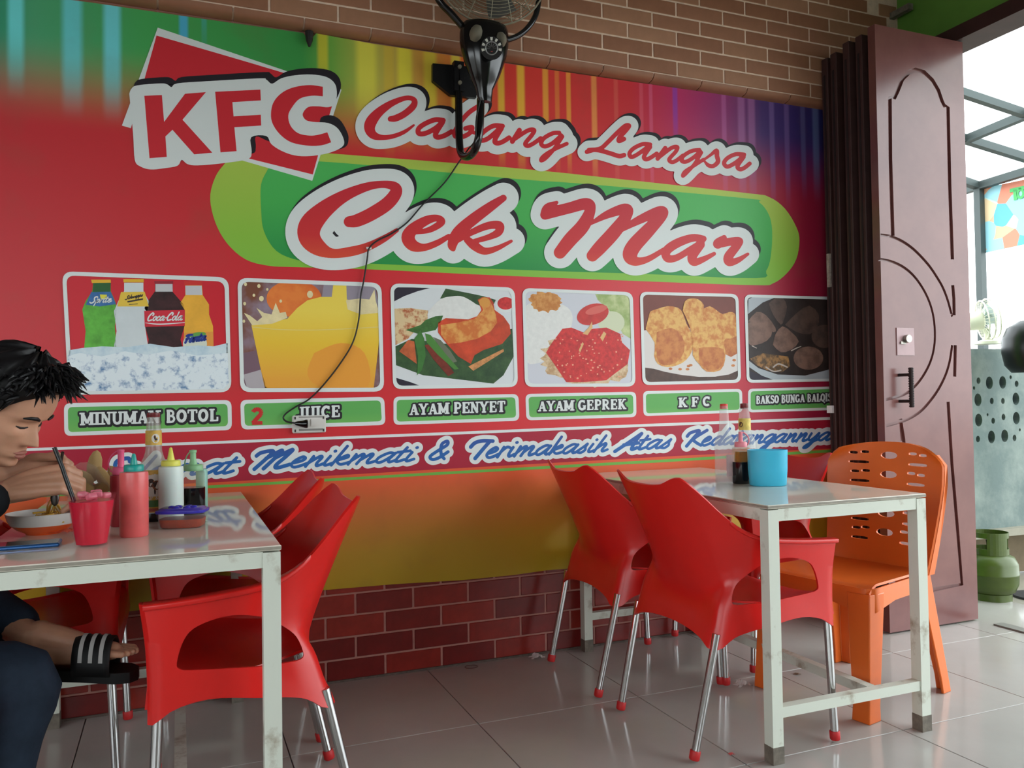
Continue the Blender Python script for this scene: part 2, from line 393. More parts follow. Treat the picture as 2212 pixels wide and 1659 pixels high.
# upright light streaks
for xc, w, c, s, zb in [(-.50, .035, (120, 235, 235), .9, 2.1), (-.33, .045, (115, 225, 235), .75, 2.05), (-.205, .04, (120, 225, 235), .85, 2.05), (.03, .022, (80, 180, 220), .9, 2.1), (.10, .014, (80, 180, 200), .5, 2.3),
                        (.53, .03, (222, 205, 50), .7, 2.15), (.70, .06, (235, 225, 80), .8, 2.1), (.855, .045, (238, 225, 70), .9, 2.05), (.96, .04, (235, 215, 70), .8, 2.05), (1.07, .03, (235, 220, 80), .8, 2.1), (.79, .03, (225, 190, 60), .5, 2.0),
                        (1.27, .022, (235, 190, 60), .85, 2.0), (1.36, .026, (240, 185, 60), .9, 1.98), (1.475, .02, (240, 170, 60), .8, 1.98), (1.53, .016, (235, 140, 60), .6, 1.98), (1.585, .016, (240, 160, 60), .8, 1.98), (1.71, .02, (240, 160, 80), .7, 1.95),
                        (1.82, .016, (225, 110, 90), .4, 1.9), (1.95, .014, (225, 100, 120), .45, 1.9), (2.0, .014, (225, 110, 150), .4, 1.9), (2.13, .02, (140, 60, 170), .75, 2.15), (2.4, .02, (200, 110, 170), .4, 1.95), (2.50, .03, (170, 105, 160), .55, 1.95), (2.56, .03, (170, 105, 160), .5, 1.95),
                        (2.68, .022, (130, 100, 160), .5, 1.95), (2.77, .022, (130, 100, 160), .5, 1.95), (2.87, .022, (110, 110, 165), .5, 2.0), (2.95, .03, (110, 125, 170), .6, 2.0)]:
    d = math_('ABSOLUTE', math_('SUBTRACT', X, xc))
    a = mrange(d, w*.35, w*.95, s, 0, True)
    a = math_('MULTIPLY', a, mrange(Z, zb, zb+.28, 0, 1, True))
    col = mix(a, col, c)
# orange to yellow foot
zr = mrange(Z, .34, .83)
cr3 = node('ShaderNodeValToRGB'); nt.links.new(zr, cr3.inputs[0]); set_ramp(cr3, [(0, (176, 150, 30)), (.3, (186, 148, 44)), (.6, (206, 122, 58)), (.85, (222, 96, 56)), (1, (226, 84, 54))])
gz = mrange(X, -.2, 3.1, .853, .815)
f3 = math_('GREATER_THAN', gz, Z)
col = mix(f3, col, cr3.outputs[0])
# faint grime
gn = node('ShaderNodeTexNoise'); gn.inputs['Scale'].default_value = 5; gn.inputs['Detail'].default_value = 6; nt.links.new(tc.outputs['Object'], gn.inputs['Vector'])
col = mix(mrange(gn.outputs[0], .55, .8, 0, .22), col, (120, 84, 60))
nt.links.new(col, bs.inputs['Base Color'])
# outline: top edge sags between its fixings, bottom edge is a little crooked
top_px = [(-80, -35), (100, -7), (200, 6), (420, 38), (655, 71), (660, 78), (668, 96), (676, 80), (683, 72), (803, 94), (944, 115), (1100, 138), (1286, 165), (1489, 194), (1631, 213), (1775, 222), (1850, 232)]
bot_px = [(1850, 1172), (1600, 1194), (1420, 1210), (1230, 1228), (1180, 1232), (1110, 1242), (1000, 1253), (850, 1262), (697, 1275), (500, 1295), (300, 1318), (100, 1345), (-80, 1370)]
outline = [wl(x, y, BY) for x, y in top_px+bot_px]
nb = MB(); nb.prism(outline, lambda p, k: (p.x, BY+.0012*k, p.z))
banner = nb.build('banner', m_ban, label='large red printed menu banner with logo, lettering and six food pictures', cat='banner')
# print layers -------------------------------------------------------------
class PR(MB):
    "flat print: polygons given in photo pixels, laid on the banner, layer by layer"
    def __init__(s, lay): super().__init__(); s.lay = lay; s.n = 0
    def pt(s, p): return tuple(wl(p[0], p[1], BY-.0004-.00035*s.lay))
    def poly(s, pts, mi=0): return s.add([s.pt(p) for p in pts], [tuple(range(len(pts)))], mi)
    def stroke(s, pts, mi=0, ex=0, off=(0, 0), seg=14):
        "tapered brush stroke with round ends; pts (x, y, width)"
        Q = catmull(pts, 7) if len(pts) > 2 else [np.array(p, float) for p in pts]
        n = len(Q); A = []; B = []; C = []
        for i in range(n):
            d = Q[min(i+1, n-1)][:2]-Q[max(i-1, 0)][:2]; L = np.hypot(*d); d = d/L if L > 1e-9 else np.array((1., 0.))
            nn = np.array((-d[1], d[0])); h = max(.3, Q[i][2]/2+ex); c = Q[i][:2]+np.array(off)
            A.append(c+nn*h); B.append(c-nn*h); C.append((c, h))
        for i in range(n-1): s.add([s.pt(A[i]), s.pt(A[i+1]), s.pt(B[i+1]), s.pt(B[i])], [(0, 1, 2, 3)], mi)
        idx = (0, n-1) if ex < 2 else range(0, n, 2)
        for i in list(idx)+[n-1]:
            c, h = C[i]; s.poly([c+h*np.array((math.cos(t*2*math.pi/seg), math.sin(t*2*math.pi/seg))) for t in range(seg)], mi)
        return s
    def field(s, segs, ex=0, off=(0, 0), step=1.5, butt=False, mi=0):
        "fill the union of thick segments [(x0,y0,w0,x1,y1,w1)] without overlaps (marching squares on a distance field)"
        S = np.array(segs, float); S[:, [0, 3]] += off[0]; S[:, [1, 4]] += off[1]
        m = S[:, [2, 5]].max()/2+ex+3*step
        x0, x1 = S[:, [0, 3]].min()-m, S[:, [0, 3]].max()+m; y0, y1 = S[:, [1, 4]].min()-m, S[:, [1, 4]].max()+m
        nx, ny = int((x1-x0)/step)+2, int((y1-y0)/step)+2
        D = np.full((ny, nx), 9.0)
        for ax, ay, aw, bx, by, bw in S:
            mm = max(aw, bw)/2+ex+2.5*step
            i0, i1 = max(0, int((min(ax, bx)-mm-x0)/step)), min(nx, int((max(ax, bx)+mm-x0)/step)+2)
            j0, j1 = max(0, int((min(ay, by)-mm-y0)/step)), min(ny, int((max(ay, by)+mm-y0)/step)+2)
            gx = x0+np.arange(i0, i1)*step; gy = y0+np.arange(j0, j1)*step; gx, gy = np.meshgrid(gx, gy)
            dx, dy = bx-ax, by-ay; L2 = dx*dx+dy*dy+1e-9; t = ((gx-ax)*dx+(gy-ay)*dy)/L2
            if butt:
                L = math.sqrt(L2); al = np.abs(t-.5)*L-L/2; pe = np.abs((gx-ax)*dy-(gy-ay)*dx)/L-aw/2
                d = np.minimum(np.maximum(al, pe), 0)+np.hypot(np.maximum(al, 0), np.maximum(pe, 0))-ex
            else:
                t = np.clip(t, 0, 1); d = np.hypot(gx-ax-t*dx, gy-ay-t*dy)-(aw+(bw-aw)*t)/2-ex
            D[j0:j1, i0:i1] = np.minimum(D[j0:j1, i0:i1], d)
        P = lambda i, j: (x0+i*step, y0+j*step)
        for j in range(ny-1):
            ins = (D[j, :-1] < 0).astype(int)+(D[j, 1:] < 0)+(D[j+1, :-1] < 0)+(D[j+1, 1:] < 0)
            i = 0
            while i < nx-1:
                if ins[i] == 4:
                    k = i
                    while k < nx-1 and ins[k] == 4: k += 1
                    s.poly([P(i, j), P(k, j), P(k, j+1), P(i, j+1)], mi); i = k; continue
                if ins[i] > 0:
                    c = [(i, j), (i+1, j), (i+1, j+1), (i, j+1)]; out = []
                    for q in range(4):
                        a, b = c[q], c[(q+1) % 4]; va, vb = D[a[1], a[0]], D[b[1], b[0]]
                        if va < 0: out.append(P(*a))
                        if (va < 0) != (vb < 0):
                            t = va/(va-vb); pa, pb = P(*a), P(*b); out.append((pa[0]+(pb[0]-pa[0])*t, pa[1]+(pb[1]-pa[1])*t))
                    if len(out) > 2: s.poly(out, mi)
                i += 1
        return s
    def rr(s, q, r, mi=0): return s.poly(rrect(q, r), mi)
    def ring(s, q, r, b, mi=0):
        A = rrect(q, r); c = np.mean(np.array(q, float), 0)
        q2 = [np.array(p, float)+np.array((b if p[0] < c[0] else -b, b if p[1] < c[1] else -b)) for p in q]
        B = rrect(q2, max(2, r-b*.6)); n = len(A)
        return s.add([s.pt(p) for p in A+B], [(i, (i+1) % n, (i+1) % n+n, i+n) for i in range(n)], mi)
    def done(s, name, mats, parent=None, label=None): return s.build(name, mats, parent or banner, merge='flat', label=label)
def rrect(q, r, n=6):
    q = [np.array(p, float) for p in q]; out = []
    for i in range(4):
        p = q[i]; a = q[i-1]-p; b = q[(i+1) % 4]-p; a = a/np.hypot(*a)*r; b = b/np.hypot(*b)*r
        for k in range(n+1):
            t = k/n; out.append((1-t)**2*(p+a)+2*t*(1-t)*p+t*t*(p+b))
    return out
m_w = vmat('white', (218, 224, 222)); m_k = vmat('black', (38, 34, 40)); m_r = vmat('red', (206, 44, 54))
m_lg = ramp_mat('print_lime', 2, 1.35, 2.05, [(0, (112, 184, 70)), (.5, (140, 190, 66)), (1, (178, 200, 84))], .42, .35)
m_gg = ramp_mat('print_green', 2, 1.38, 1.98, [(0, (28, 112, 66)), (.35, (36, 138, 70)), (.75, (72, 176, 84)), (1, (80, 182, 92))], .42, .35)
m_gl = ramp_mat('print_label_green', 2, .84, 1.03, [(0, (116, 196, 88)), (.5, (128, 192, 92)), (1, (96, 170, 88))], .42, .35)
def SM(P, n=4): return [tuple(q) for q in catmull(list(P)+[P[0]], n)][:-1]
# pill
PR(1).poly(SM([(760, 335), (1100, 362), (1350, 388), (1612, 417), (1660, 425), (1695, 450), (1720, 490), (1727, 520), (1720, 560), (1700, 590), (1670, 612), (1630, 616), (1400, 608), (1100, 596), (800, 582), (640, 577), (580, 574), (530, 560), (490, 525), (465, 480), (454, 430), (462, 390), (480, 360), (510, 338), (600, 325)])).done('pill_field', m_lg)
PR(2).poly(SM([(579, 365), (600, 348), (740, 352), (1120, 387), (1260, 397), (1608, 428), (1640, 437), (1661, 464), (1668, 500), (1665, 554), (1655, 585), (1633, 601), (1400, 592), (1120, 583), (790, 569), (690, 565), (644, 562), (597, 542), (570, 499), (564, 450), (564, 398)])).done('pill_centre', m_gg)
# red square and logo letters
def z1(*pts): return [(x/2.765, y/2.765) for x, y in pts]
lg = PR(3); lg.poly(z1((942, 165), (2040, 535), (1865, 1080), (728, 750))).done('logo_square', m_w)
lg = PR(4); lg.poly(z1((935, 212), (1450, 362), (2012, 530), (1868, 1042), (1400, 925), (775, 790))).done('logo_square', m_r)
wo = [(772, 560), (785, 530), (820, 510), (960, 498), (1000, 505), (1025, 520), (1060, 498), (1240, 485), (1550, 468), (1590, 475), (1625, 500), (1680, 468), (1760, 450), (1860, 445), (1950, 460), (2000, 500), (2012, 560), (2000, 620), (1960, 640), (1900, 635), (1840, 640), (1808, 680), (1825, 715), (1870, 728), (1960, 735), (2020, 770), (2055, 840), (2040, 880), (1960, 915), (1850, 932), (1760, 928), (1680, 900), (1620, 860), (1590, 812), (1500, 820), (1503, 905), (1480, 950), (1330, 975), (1180, 988), (1120, 980), (1085, 955), (1060, 990), (980, 1005), (900, 1012), (840, 995), (805, 955), (795, 800)]
wo2 = [p for p in wo if not (1800 < p[0] < 1965 and 620 < p[1] < 730)]
sh = [(x+24, y-38) for x, y in wo[:17]]+[(2010, 590), (1990, 620), (1960, 636), (1900, 632), (1850, 634), (1805, 680), (1830, 730), (1900, 740), (1920, 700), (1975, 688), (2030, 715), (2070, 780), (2082, 830), (2060, 880), (1960, 905), (1850, 925), (1620, 850), (1530, 815), (1528, 880), (1500, 920), (1300, 940), (1060, 960), (900, 960), (812, 700), (800, 530)]
PR(5).poly(z1(*SM(sh))).done('lettering_shadow', m_k)
PR(6).poly(z1(*SM(wo))).done('lettering_outline', m_w)
kf = PR(7)
kf.poly(z1((862, 572), (967, 568), (980, 728), (1105, 560), (1230, 550), (1090, 715), (1268, 912), (1160, 922), (1030, 775), (988, 815), (996, 937), (893, 945)))
kf.poly(z1((1285, 548), (1555, 535), (1558, 600), (1388, 610), (1395, 695), (1558, 685), (1560, 750), (1400, 760), (1413, 903), (1317, 910)))
_ci = [(1928, 575), (1860, 572), (1790, 590), (1745, 640), (1722, 690), (1735, 750), (1780, 795), (1850, 810), (1900, 805), (1955, 790)]
_co = [(1978, 850), (1920, 868), (1840, 870), (1740, 850), (1670, 800), (1625, 730), (1620, 660), (1640, 600), (1690, 550), (1760, 520), (1850, 508), (1928, 518)]
kf.poly(z1(*[tuple(q) for q in catmull(_ci, 4)], *[tuple(q) for q in catmull(_co, 4)]))
kf.done('lettering', m_r, label='big red K F C letters')
# brush-script words traced from the print ----------------------------------
def trace(ox, oy, s, strokes): return [[(ox+x/s, oy+y/s, w/s) for x, y, w in st] for st in strokes]
def W(w, *pts): return [(x, y, w) for x, y in pts]
cabang = trace(740, 160, 4.254, [
    [(440, 412, 50), (490, 405, 62), (570, 365, 62), (645, 300, 62), (662, 250, 52), (630, 222, 44), (560, 225, 46), (440, 275, 62), (330, 355, 85), (262, 440, 105), (250, 510, 95), (290, 565, 72), (370, 583, 48), (470, 570, 42), (570, 530, 36), (655, 470, 20)],
    W(46, (925, 425), (850, 420), (760, 455), (700, 500), (700, 545), (760, 545), (850, 500), (920, 440)), W(46, (915, 450), (855, 550), (870, 580), (930, 568), (1000, 530)),
    W(44, (1240, 300), (1160, 355), (1080, 445), (1035, 525), (1035, 570), (1090, 580), (1165, 545), (1190, 490), (1130, 500)), W(34, (1180, 530), (1250, 550)),
    W(44, (1470, 478), (1390, 475), (1310, 520), (1255, 580), (1275, 610), (1340, 590), (1445, 500)), W(44, (1460, 500), (1400, 605), (1415, 635), (1465, 625), (1530, 585)),
    W(44, (1625, 515), (1560, 620)), W(40, (1575, 600), (1700, 520), (1760, 515), (1740, 560), (1680, 635), (1700, 660), (1750, 640), (1820, 590)),
    W(40, (1990, 540), (1930, 545), (1850, 590), (1825, 640), (1860, 665), (1930, 635), (2010, 565)), W(36, (2020, 575), (1950, 680), (1870, 770), (1825, 795), (1840, 760), (1920, 705), (2060, 640))])
langsa = trace(1220, 220, 4.608, [
    W(44, (590, 370), (540, 390), (545, 355), (600, 295), (640, 240), (600, 240), (520, 310), (430, 400), (360, 462), (280, 480), (220, 498)), W(46, (240, 480), (330, 480), (450, 512), (540, 540), (590, 530)),
    W(42, (850, 425), (780, 420), (690, 460), (645, 510), (660, 548), (720, 525), (840, 440)), W(42, (850, 450), (790, 540), (805, 572), (850, 558), (915, 515)),
    W(44, (1000, 460), (925, 565)), W(40, (940, 550), (1060, 460), (1120, 450), (1105, 495), (1040, 570), (1065, 600), (1110, 585), (1175, 535)),
    W(40, (1340, 478), (1260, 490), (1180, 540), (1165, 588), (1210, 595), (1280, 555), (1350, 495)), W(36, (1360, 505), (1290, 620), (1210, 710), (1175, 738), (1195, 695), (1280, 640), (1380, 575)),
    [(1380, 580, 25), (1450, 530, 30), (1510, 485, 42), (1515, 540, 46), (1525, 595, 46), (1480, 638, 42), (1430, 632, 40), (1390, 590, 20)],
    W(42, (1785, 525), (1700, 522), (1620, 560), (1585, 610), (1620, 645), (1700, 605), (1780, 540)), W(42, (1780, 550), (1720, 640), (1745, 672), (1790, 655), (1840, 615))])
cek = trace(580, 340, 3.814, [
    [(665, 530, 90), (730, 520, 105), (850, 465, 110), (980, 380, 110), (1050, 290, 100), (1035, 240, 80), (940, 222, 60), (800, 245, 72), (620, 320, 100), (460, 430, 145), (350, 550, 185), (335, 650, 180), (400, 735, 140), (520, 790, 80), (680, 775, 80), (820, 735, 70), (960, 665, 55), (1058, 600, 34)],
    [(1210, 620, 30), (1330, 595, 50), (1425, 535, 60), (1390, 500, 55), (1300, 520, 75), (1190, 590, 95), (1150, 660, 110), (1190, 725, 95), (1280, 742, 62), (1390, 705, 52), (1485, 650, 40)],
    [(1935, 335, 55), (1830, 405, 80), (1680, 515, 95), (1560, 620, 95), (1515, 715, 80), (1522, 755, 40)], [(1560, 690, 30), (1660, 625, 50), (1800, 565, 62), (1900, 560, 70), (1895, 615, 66), (1820, 655, 50), (1700, 690, 40)], [(1640, 680, 60), (1700, 730, 75), (1780, 772, 60), (1880, 750, 45), (2000, 690, 26)]])
mar = trace(1120, 380, 3.568, [
    [(205, 300, 75), (230, 250, 80), (295, 205, 26)], [(215, 290, 90), (380, 250, 85), (520, 215, 90), (555, 255, 80), (500, 380, 105), (400, 490, 108), (320, 590, 95)],
    [(545, 375, 20), (680, 300, 60), (820, 255, 85), (835, 300, 85), (740, 430, 105), (630, 550, 105), (570, 615, 90)],
    [(760, 440, 20), (900, 355, 60), (1080, 275, 80), (1110, 300, 80), (1000, 420, 105), (890, 540, 115), (860, 615, 110), (905, 658, 70), (1000, 640, 48), (1120, 570, 38)],
    [(1425, 485, 50), (1340, 478, 60), (1220, 520, 70), (1140, 580, 70), (1150, 635, 62), (1220, 630, 52), (1330, 565, 50), (1410, 515, 50)], [(1400, 530, 72), (1340, 620, 72), (1355, 665, 60), (1430, 640, 45), (1508, 600, 30)],
    [(1585, 475, 40), (1535, 520, 70), (1545, 540, 40)], [(1560, 520, 65), (1690, 500, 60), (1690, 530, 62), (1620, 620, 72), (1625, 665, 62), (1690, 650, 45), (1768, 602, 24)]])
m_br = ramp_mat('print_big_red', 2, 1.42, 1.95, [(0, (232, 104, 66)), (.3, (226, 92, 58)), (.55, (206, 52, 54)), (1, (198, 44, 58))], .42, .35)
def segs_of(words, n=6):
    S = []
    for st in words:
        Q = catmull(st, n) if len(st) > 2 else [np.array(p, float) for p in st]
        S += [(*Q[i][:2], max(.6, Q[i][2]), *Q[i+1][:2], max(.6, Q[i+1][2])) for i in range(len(Q)-1)]
    return S
def script(words, lay, ex, off, m_ink, label=None, shadow=True, step=1.6):
    S = segs_of(words)
    if shadow: PR(lay).field(S, ex, off, 2).done('lettering_shadow', m_k)
    PR(lay+1).field(S, ex, (0, 0), 2 if shadow else 1.5).done('lettering_outline', m_w)
    PR(lay+2).field(S, 0, (0, 0), step).done('lettering', m_ink, label=label)
script(cabang, 8, 19, (7, -6.5), m_r, 'red brush script lettering Cabang')
script(langsa, 8, 15.5, (5.5, -6), m_r, 'red brush script lettering Langsa')
script(cek, 8, 26, (5, -10), m_br, 'large red to orange script lettering Cek')
script(mar, 8, 21, (3.5, -10), m_br, 'large red to orange script lettering Mar')
# generic brush alphabet for the long line at the foot
G = {
 'a': (1.0, [[(.78, .9), (.45, 1), (.1, .6), (.08, .2), (.28, .02), (.5, .2), (.78, .8)], [(.8, .95), (.7, .3), (.82, .02), (1.1, .2)]]),
 'e': (.85, [[(.12, .42), (.5, .6), (.6, .85), (.4, 1), (.15, .7), (.08, .3), (.28, .02), (.55, .06), (.92, .35)]]),
 'n': (.9, [[(.12, 1), (.08, 0)], [(.1, .35), (.45, .95), (.62, .85), (.56, .3), (.66, .02), (.95, .22)]]),
 'm': (1.4, [[(.12, 1), (.08, 0)], [(.1, .35), (.42, .95), (.58, .85), (.52, 0)], [(.54, .35), (.9, .95), (1.06, .85), (1.0, .3), (1.1, .02), (1.45, .22)]]),
 'i': (.48, [[(.12, .95), (.08, .3), (.2, .02), (.5, .22)], [(.16, 1.42), (.2, 1.45)]]),
 'k': (.85, [[(.15, 1.9), (.05, 0)], [(.08, .4), (.5, .95), (.62, .75), (.2, .45), (.5, .05), (.9, .22)]]),
 't': (.55, [[(.2, 1.5), (.1, .3), (.22, .02), (.55, .22)], [(-.12, 1.02), (.5, 1.12)]]),
 'r': (.65, [[(.12, 1), (.06, 0)], [(.08, .5), (.32, .98), (.6, .9)]]),
 's': (.7, [[(-.05, .05), (.3, .7), (.42, 1), (.42, .65), (.52, .3), (.35, 0), (.05, .08)]]),
 'h': (.85, [[(.15, 1.9), (.05, 0)], [(.08, .4), (.42, .95), (.58, .8), (.52, .25), (.64, .02), (.9, .22)]]),
 'l': (.45, [[(.15, 1.9), (.06, .3), (.2, .02), (.5, .22)]]),
 'd': (1.0, [[(.75, .85), (.45, 1), (.1, .6), (.08, .2), (.28, .02), (.5, .2), (.78, .8)], [(.95, 1.9), (.72, .3), (.82, .02), (1.1, .2)]]),
 'g': (.95, [[(.75, .9), (.45, 1), (.1, .6), (.1, .2), (.3, .05), (.55, .3), (.78, .9)], [(.8, .95), (.7, 0), (.45, -.75), (.15, -.8), (.35, -.4), (1.0, .2)]]),
 'y': (.95, [[(.12, .95), (.1, .4), (.3, .08), (.55, .4), (.75, .95)], [(.78, .95), (.66, 0), (.4, -.75), (.1, -.8), (.3, -.4), (1.0, .2)]]),
 'M': (1.95, [[(-.2, 1.3), (-.05, 1.6), (.5, 1.72), (.48, 1.2), (.2, 0)], [(.42, 1.0), (.95, 1.75), (.92, 1.2), (.68, 0)], [(.88, 1.0), (1.5, 1.78), (1.42, 1.1), (1.22, .3), (1.38, .02), (1.95, .3)]]),
 'T': (1.05, [[(-.3, 1.15), (-.15, 1.55), (.3, 1.72), (1.0, 1.66)], [(.8, 1.66), (.66, 1), (.45, 0)]]),
 'A': (1.35, [[(-.1, -.05), (.45, .8), (1.0, 1.8)], [(1.0, 1.8), (.92, .9), (.98, .08), (1.3, .22)], [(.25, .6), (1.2, .75)]]),
 'K': (1.35, [[(-.2, 1.15), (-.05, 1.55), (.6, 1.75), (.42, .9), (.2, 0)], [(1.25, 1.78), (.5, .85), (.85, .4), (1.4, .05)]]),
 'S': (1.1, [[(1.05, 1.45), (.85, 1.75), (.45, 1.55), (.5, 1.1), (.72, .7), (.62, .2), (.2, 0), (-.15, .25)]]),
 '&': (1.3, [[(1.1, .65), (.7, .12), (.35, 0), (.1, .3), (.4, .8), (.78, 1.3), (.66, 1.65), (.42, 1.45), (.5, 1.0), (.8, .35), (1.1, .02)]]),
}
def word(txt, x0, y0, x1, y1, xh0, xh1, wid=.30, shear=.72):
    tot = sum(G[c][0] for c in txt); out = []; cur = 0
    for c in txt:
        a, sts = G[c]
        for st in sts:
            P = []
            for gx, gy in st:
                u = (cur+gx+shear*(gy-.0)*.55)/tot
                P.append((x0+(x1-x0)*u, y0+(y1-y0)*u-gy*(xh0+(xh1-xh0)*u), wid*(xh0+(xh1-xh0)*u)*(1.25 if c.isupper() else 1)))
            out.append(P)
        cur += a
    return out
m_blue = ramp_mat('print_blue', 2, .86, .99, [(0, (44, 100, 168)), (.4, (52, 84, 156)), (1, (44, 36, 108))], .42, .35)
# dark red band, white rule, green rule
def band(lay, up_, lo, m, name): PR(lay).poly(up_+list(reversed(lo))).done(name, m)
wline = [(-90, 977), (500, 954.5), (980, 936), (1400, 918.5), (1830, 902.5)]
band(1, wline, [(-90, 1069), (500, 1040), (960, 1013), (1460, 985), (1830, 967)], vmat('dark_red', (168, 36, 58)), 'dark_band')
band(2, [(x, y-3) for x, y in wline], [(x, y+3) for x, y in wline], m_w, 'white_rule')
gline = [(-90, 1081), (500, 1049), (960, 1022), (1460, 994), (1830, 972)]
band(2, [(x, y-3) for x, y in gline], [(x, y+3) for x, y in gline], vmat('rule_green', (112, 178, 78)), 'green_rule')
foot = word('Selamat', 205, 1034, 500, 1022, 24, 22)+word('Menikmati', 541, 1014, 890, 996, 22, 20)+word('&', 922, 993, 966, 991, 23, 23)+word('Terimakasih', 1012, 991, 1308, 975, 22, 18)+word('Atas', 1332, 974, 1446, 967, 20, 18)+word('Kedatangannya', 1478, 964, 1790, 951, 18.5, 17)
script(foot, 3, 8.5, (0, 0), m_blue, 'blue brush script thank-you line on a white outline', shadow=False, step=1.0)
# cards
cards = [[(134, 586), (494, 599), (500, 847), (148, 853)], [(513, 600), (824, 611), (830, 846), (519, 847)], [(843, 612), (1112, 621), (1119, 836), (849, 841)], [(1128, 622), (1367, 631), (1373, 835), (1134, 836)], [(1382, 630), (1595, 635), (1601, 827), (1388, 832)], [(1608, 636), (1830, 642), (1838, 823), (1613, 827)]]
labels = [[(138, 871), (500, 864), (501, 929), (139, 942)], [(519, 864), (830, 857), (833, 918), (521, 928)], [(850, 857), (1120, 851), (1122, 909), (850, 918)], [(1135, 851), (1374, 846), (1375, 901), (1137, 908)], [(1389, 845), (1603, 840), (1604, 891), (1390, 899)], [(1616, 840), (1830, 834), (1830, 885), (1616, 891)]]
for i, q in enumerate(labels):
    b = [8.5, 8, 7, 6.5, 6, 5.5][i]
    PR(1).rr(q, 15-i).done('label_plate', m_gl); PR(2).ring(q, 15-i, b).done('label_border', m_w)
for i, q in enumerate(cards):
    PR(8).ring(q, 24-2*i, [9, 8.5, 7.5, 7, 6.5, 6][i]).done('card_border', m_w)
# slab-serif capitals
t, tn = .25, .13
def V(x, a=0, b=1): return ([(x, a), (x, b)], t)
def SF(x, y, w=.44): return ([(x-w/2, y), (x+w/2, y)], tn)
def SFS(x, w=.44): return [SF(x, tn/2, w), SF(x, 1-tn/2, w)]
def arc(cx, cy, rx_, ry, a0, a1, n=10): return [(cx+rx_*math.cos(math.radians(a0+(a1-a0)*k/n)), cy+ry*math.sin(math.radians(a0+(a1-a0)*k/n))) for k in range(n+1)]
SG = {
 'I': (.5, [V(.25)]+SFS(.25)), 'N': (.95, [([(.2, 0), (.2, 1)], tn*1.15), ([(.74, 0), (.74, 1)], tn*1.15), ([(.2, .95), (.74, .05)], t)]+[SF(.16, 1-tn/2), SF(.2, tn/2), SF(.78, 1-tn/2)]),
 'M': (1.15, [V(.2), V(.95), ([(.2, .95), (.57, .15), (.95, .95)], t*.9)]+[SF(.16, 1-tn/2), SF(.2, tn/2), SF(.99, 1-tn/2), SF(.95, tn/2, .5)]),
 'U': (.92, [([(.2, 1), (.2, .35)]+arc(.46, .32, .26, .25, 180, 360)+[(.72, 1)], t*.9), SF(.2, 1-tn/2), SF(.74, 1-tn/2, .4)]),
 'A': (.98, [([(.18, .05), (.48, .95)], tn*1.1), ([(.48, .95), (.78, .05)], t), ([(.3, .33), (.66, .33)], tn), SF(.18, tn/2, .36), SF(.79, tn/2, .42)]),
 'B': (.88, [V(.25), ([(.1, .94), (.45, .94)]+arc(.45, .73, .2, .2, 90, -90)+[(.25, .53)], tn*1.4), ([(.25, .53), (.48, .53)]+arc(.48, .29, .24, .23, 90, -90)+[(.1, .06)], tn*1.4)]),
 'O': (.92, [(arc(.45, .5, .31, .41, 0, 360, 24), t)]), 'Q': (.92, [(arc(.45, .5, .31, .41, 0, 360, 24), t), ([(.45, .15), (.85, -.15)], t*.8)]),
 'T': (.86, [V(.42), ([(.05, .93), (.8, .93)], tn), ([(.08, .95), (.08, .68)], tn), ([(.77, .95), (.77, .68)], tn), SF(.42, tn/2)]),
 'L': (.8, [V(.25), SF(.25, 1-tn/2), ([(.08, tn/2), (.75, tn/2)], tn), ([(.7, .05), (.7, .36)], tn*1.1)]),
 'E': (.86, [V(.25), ([(.08, .93), (.76, .93)], tn), ([(.25, .51), (.58, .51)], tn), ([(.08, .07), (.78, .07)], tn), ([(.73, .95), (.73, .7)], tn), ([(.75, .05), (.75, .33)], tn), ([(.58, .38), (.58, .64)], tn)]),
 'F': (.8, [V(.25), ([(.08, .93), (.76, .93)], tn), ([(.25, .5), (.58, .5)], tn), SF(.27, tn/2, .46), ([(.73, .95), (.73, .7)], tn), ([(.58, .36), (.58, .64)], tn)]),
 'P': (.85, [V(.25), ([(.1, .94), (.5, .94)]+arc(.5, .7, .22, .23, 90, -90)+[(.25, .47)], tn*1.5), SF(.27, tn/2, .46)]),
 'R': (.95, [V(.25), ([(.1, .94), (.5, .94)]+arc(.5, .71, .21, .22, 90, -90)+[(.25, .49)], tn*1.5), SF(.25, tn/2, .4), ([(.5, .47), (.72, .1), (.9, .08)], t*.8)]),
 'Y': (.95, [([(.17, .95), (.47, .45)], t), ([(.78, .95), (.47, .45)], tn*1.2), V(.47, 0, .48), SF(.17, 1-tn/2, .4), SF(.8, 1-tn/2, .34), SF(.47, tn/2)]),
 'C': (.88, [(arc(.48, .5, .33, .41, 50, 310, 20), t), ([(.72, .97), (.72, .68)], tn*.9)]),
 'G': (.95, [(arc(.48, .5, .33, .41, 55, 335, 20), t), ([(.55, .43), (.92, .43)], tn), ([(.77, .43), (.77, .08)], t*.8), ([(.72, .97), (.72, .7)], tn*.9)]),
 'K': (.98, [V(.25)]+SFS(.25)+[([(.3, .42), (.72, .93)], tn*1.2), ([(.42, .55), (.78, .06)], t), SF(.76, 1-tn/2, .36), SF(.8, tn/2, .38)]),
 'S': (.78, [(arc(.4, .73, .24, .2, 30, 230, 10)+arc(.4, .29, .26, .22, 70, -150, 12), t*.9), ([(.64, .97), (.64, .72)], tn*.9), ([(.12, .03), (.12, .3)], tn*.9)]),
 'J': (.7, [([(.45, .95), (.45, .3)]+arc(.26, .28, .19, .2, 0, -180), t*.9), SF(.45, 1-tn/2)]), ' ': (.42, []),
 '2': (.8, [(arc(.4, .72, .25, .21, 165, -30, 10)+[(.14, .1)], t), ([(.1, .1), (.72, .1)], t*.85)]),
}
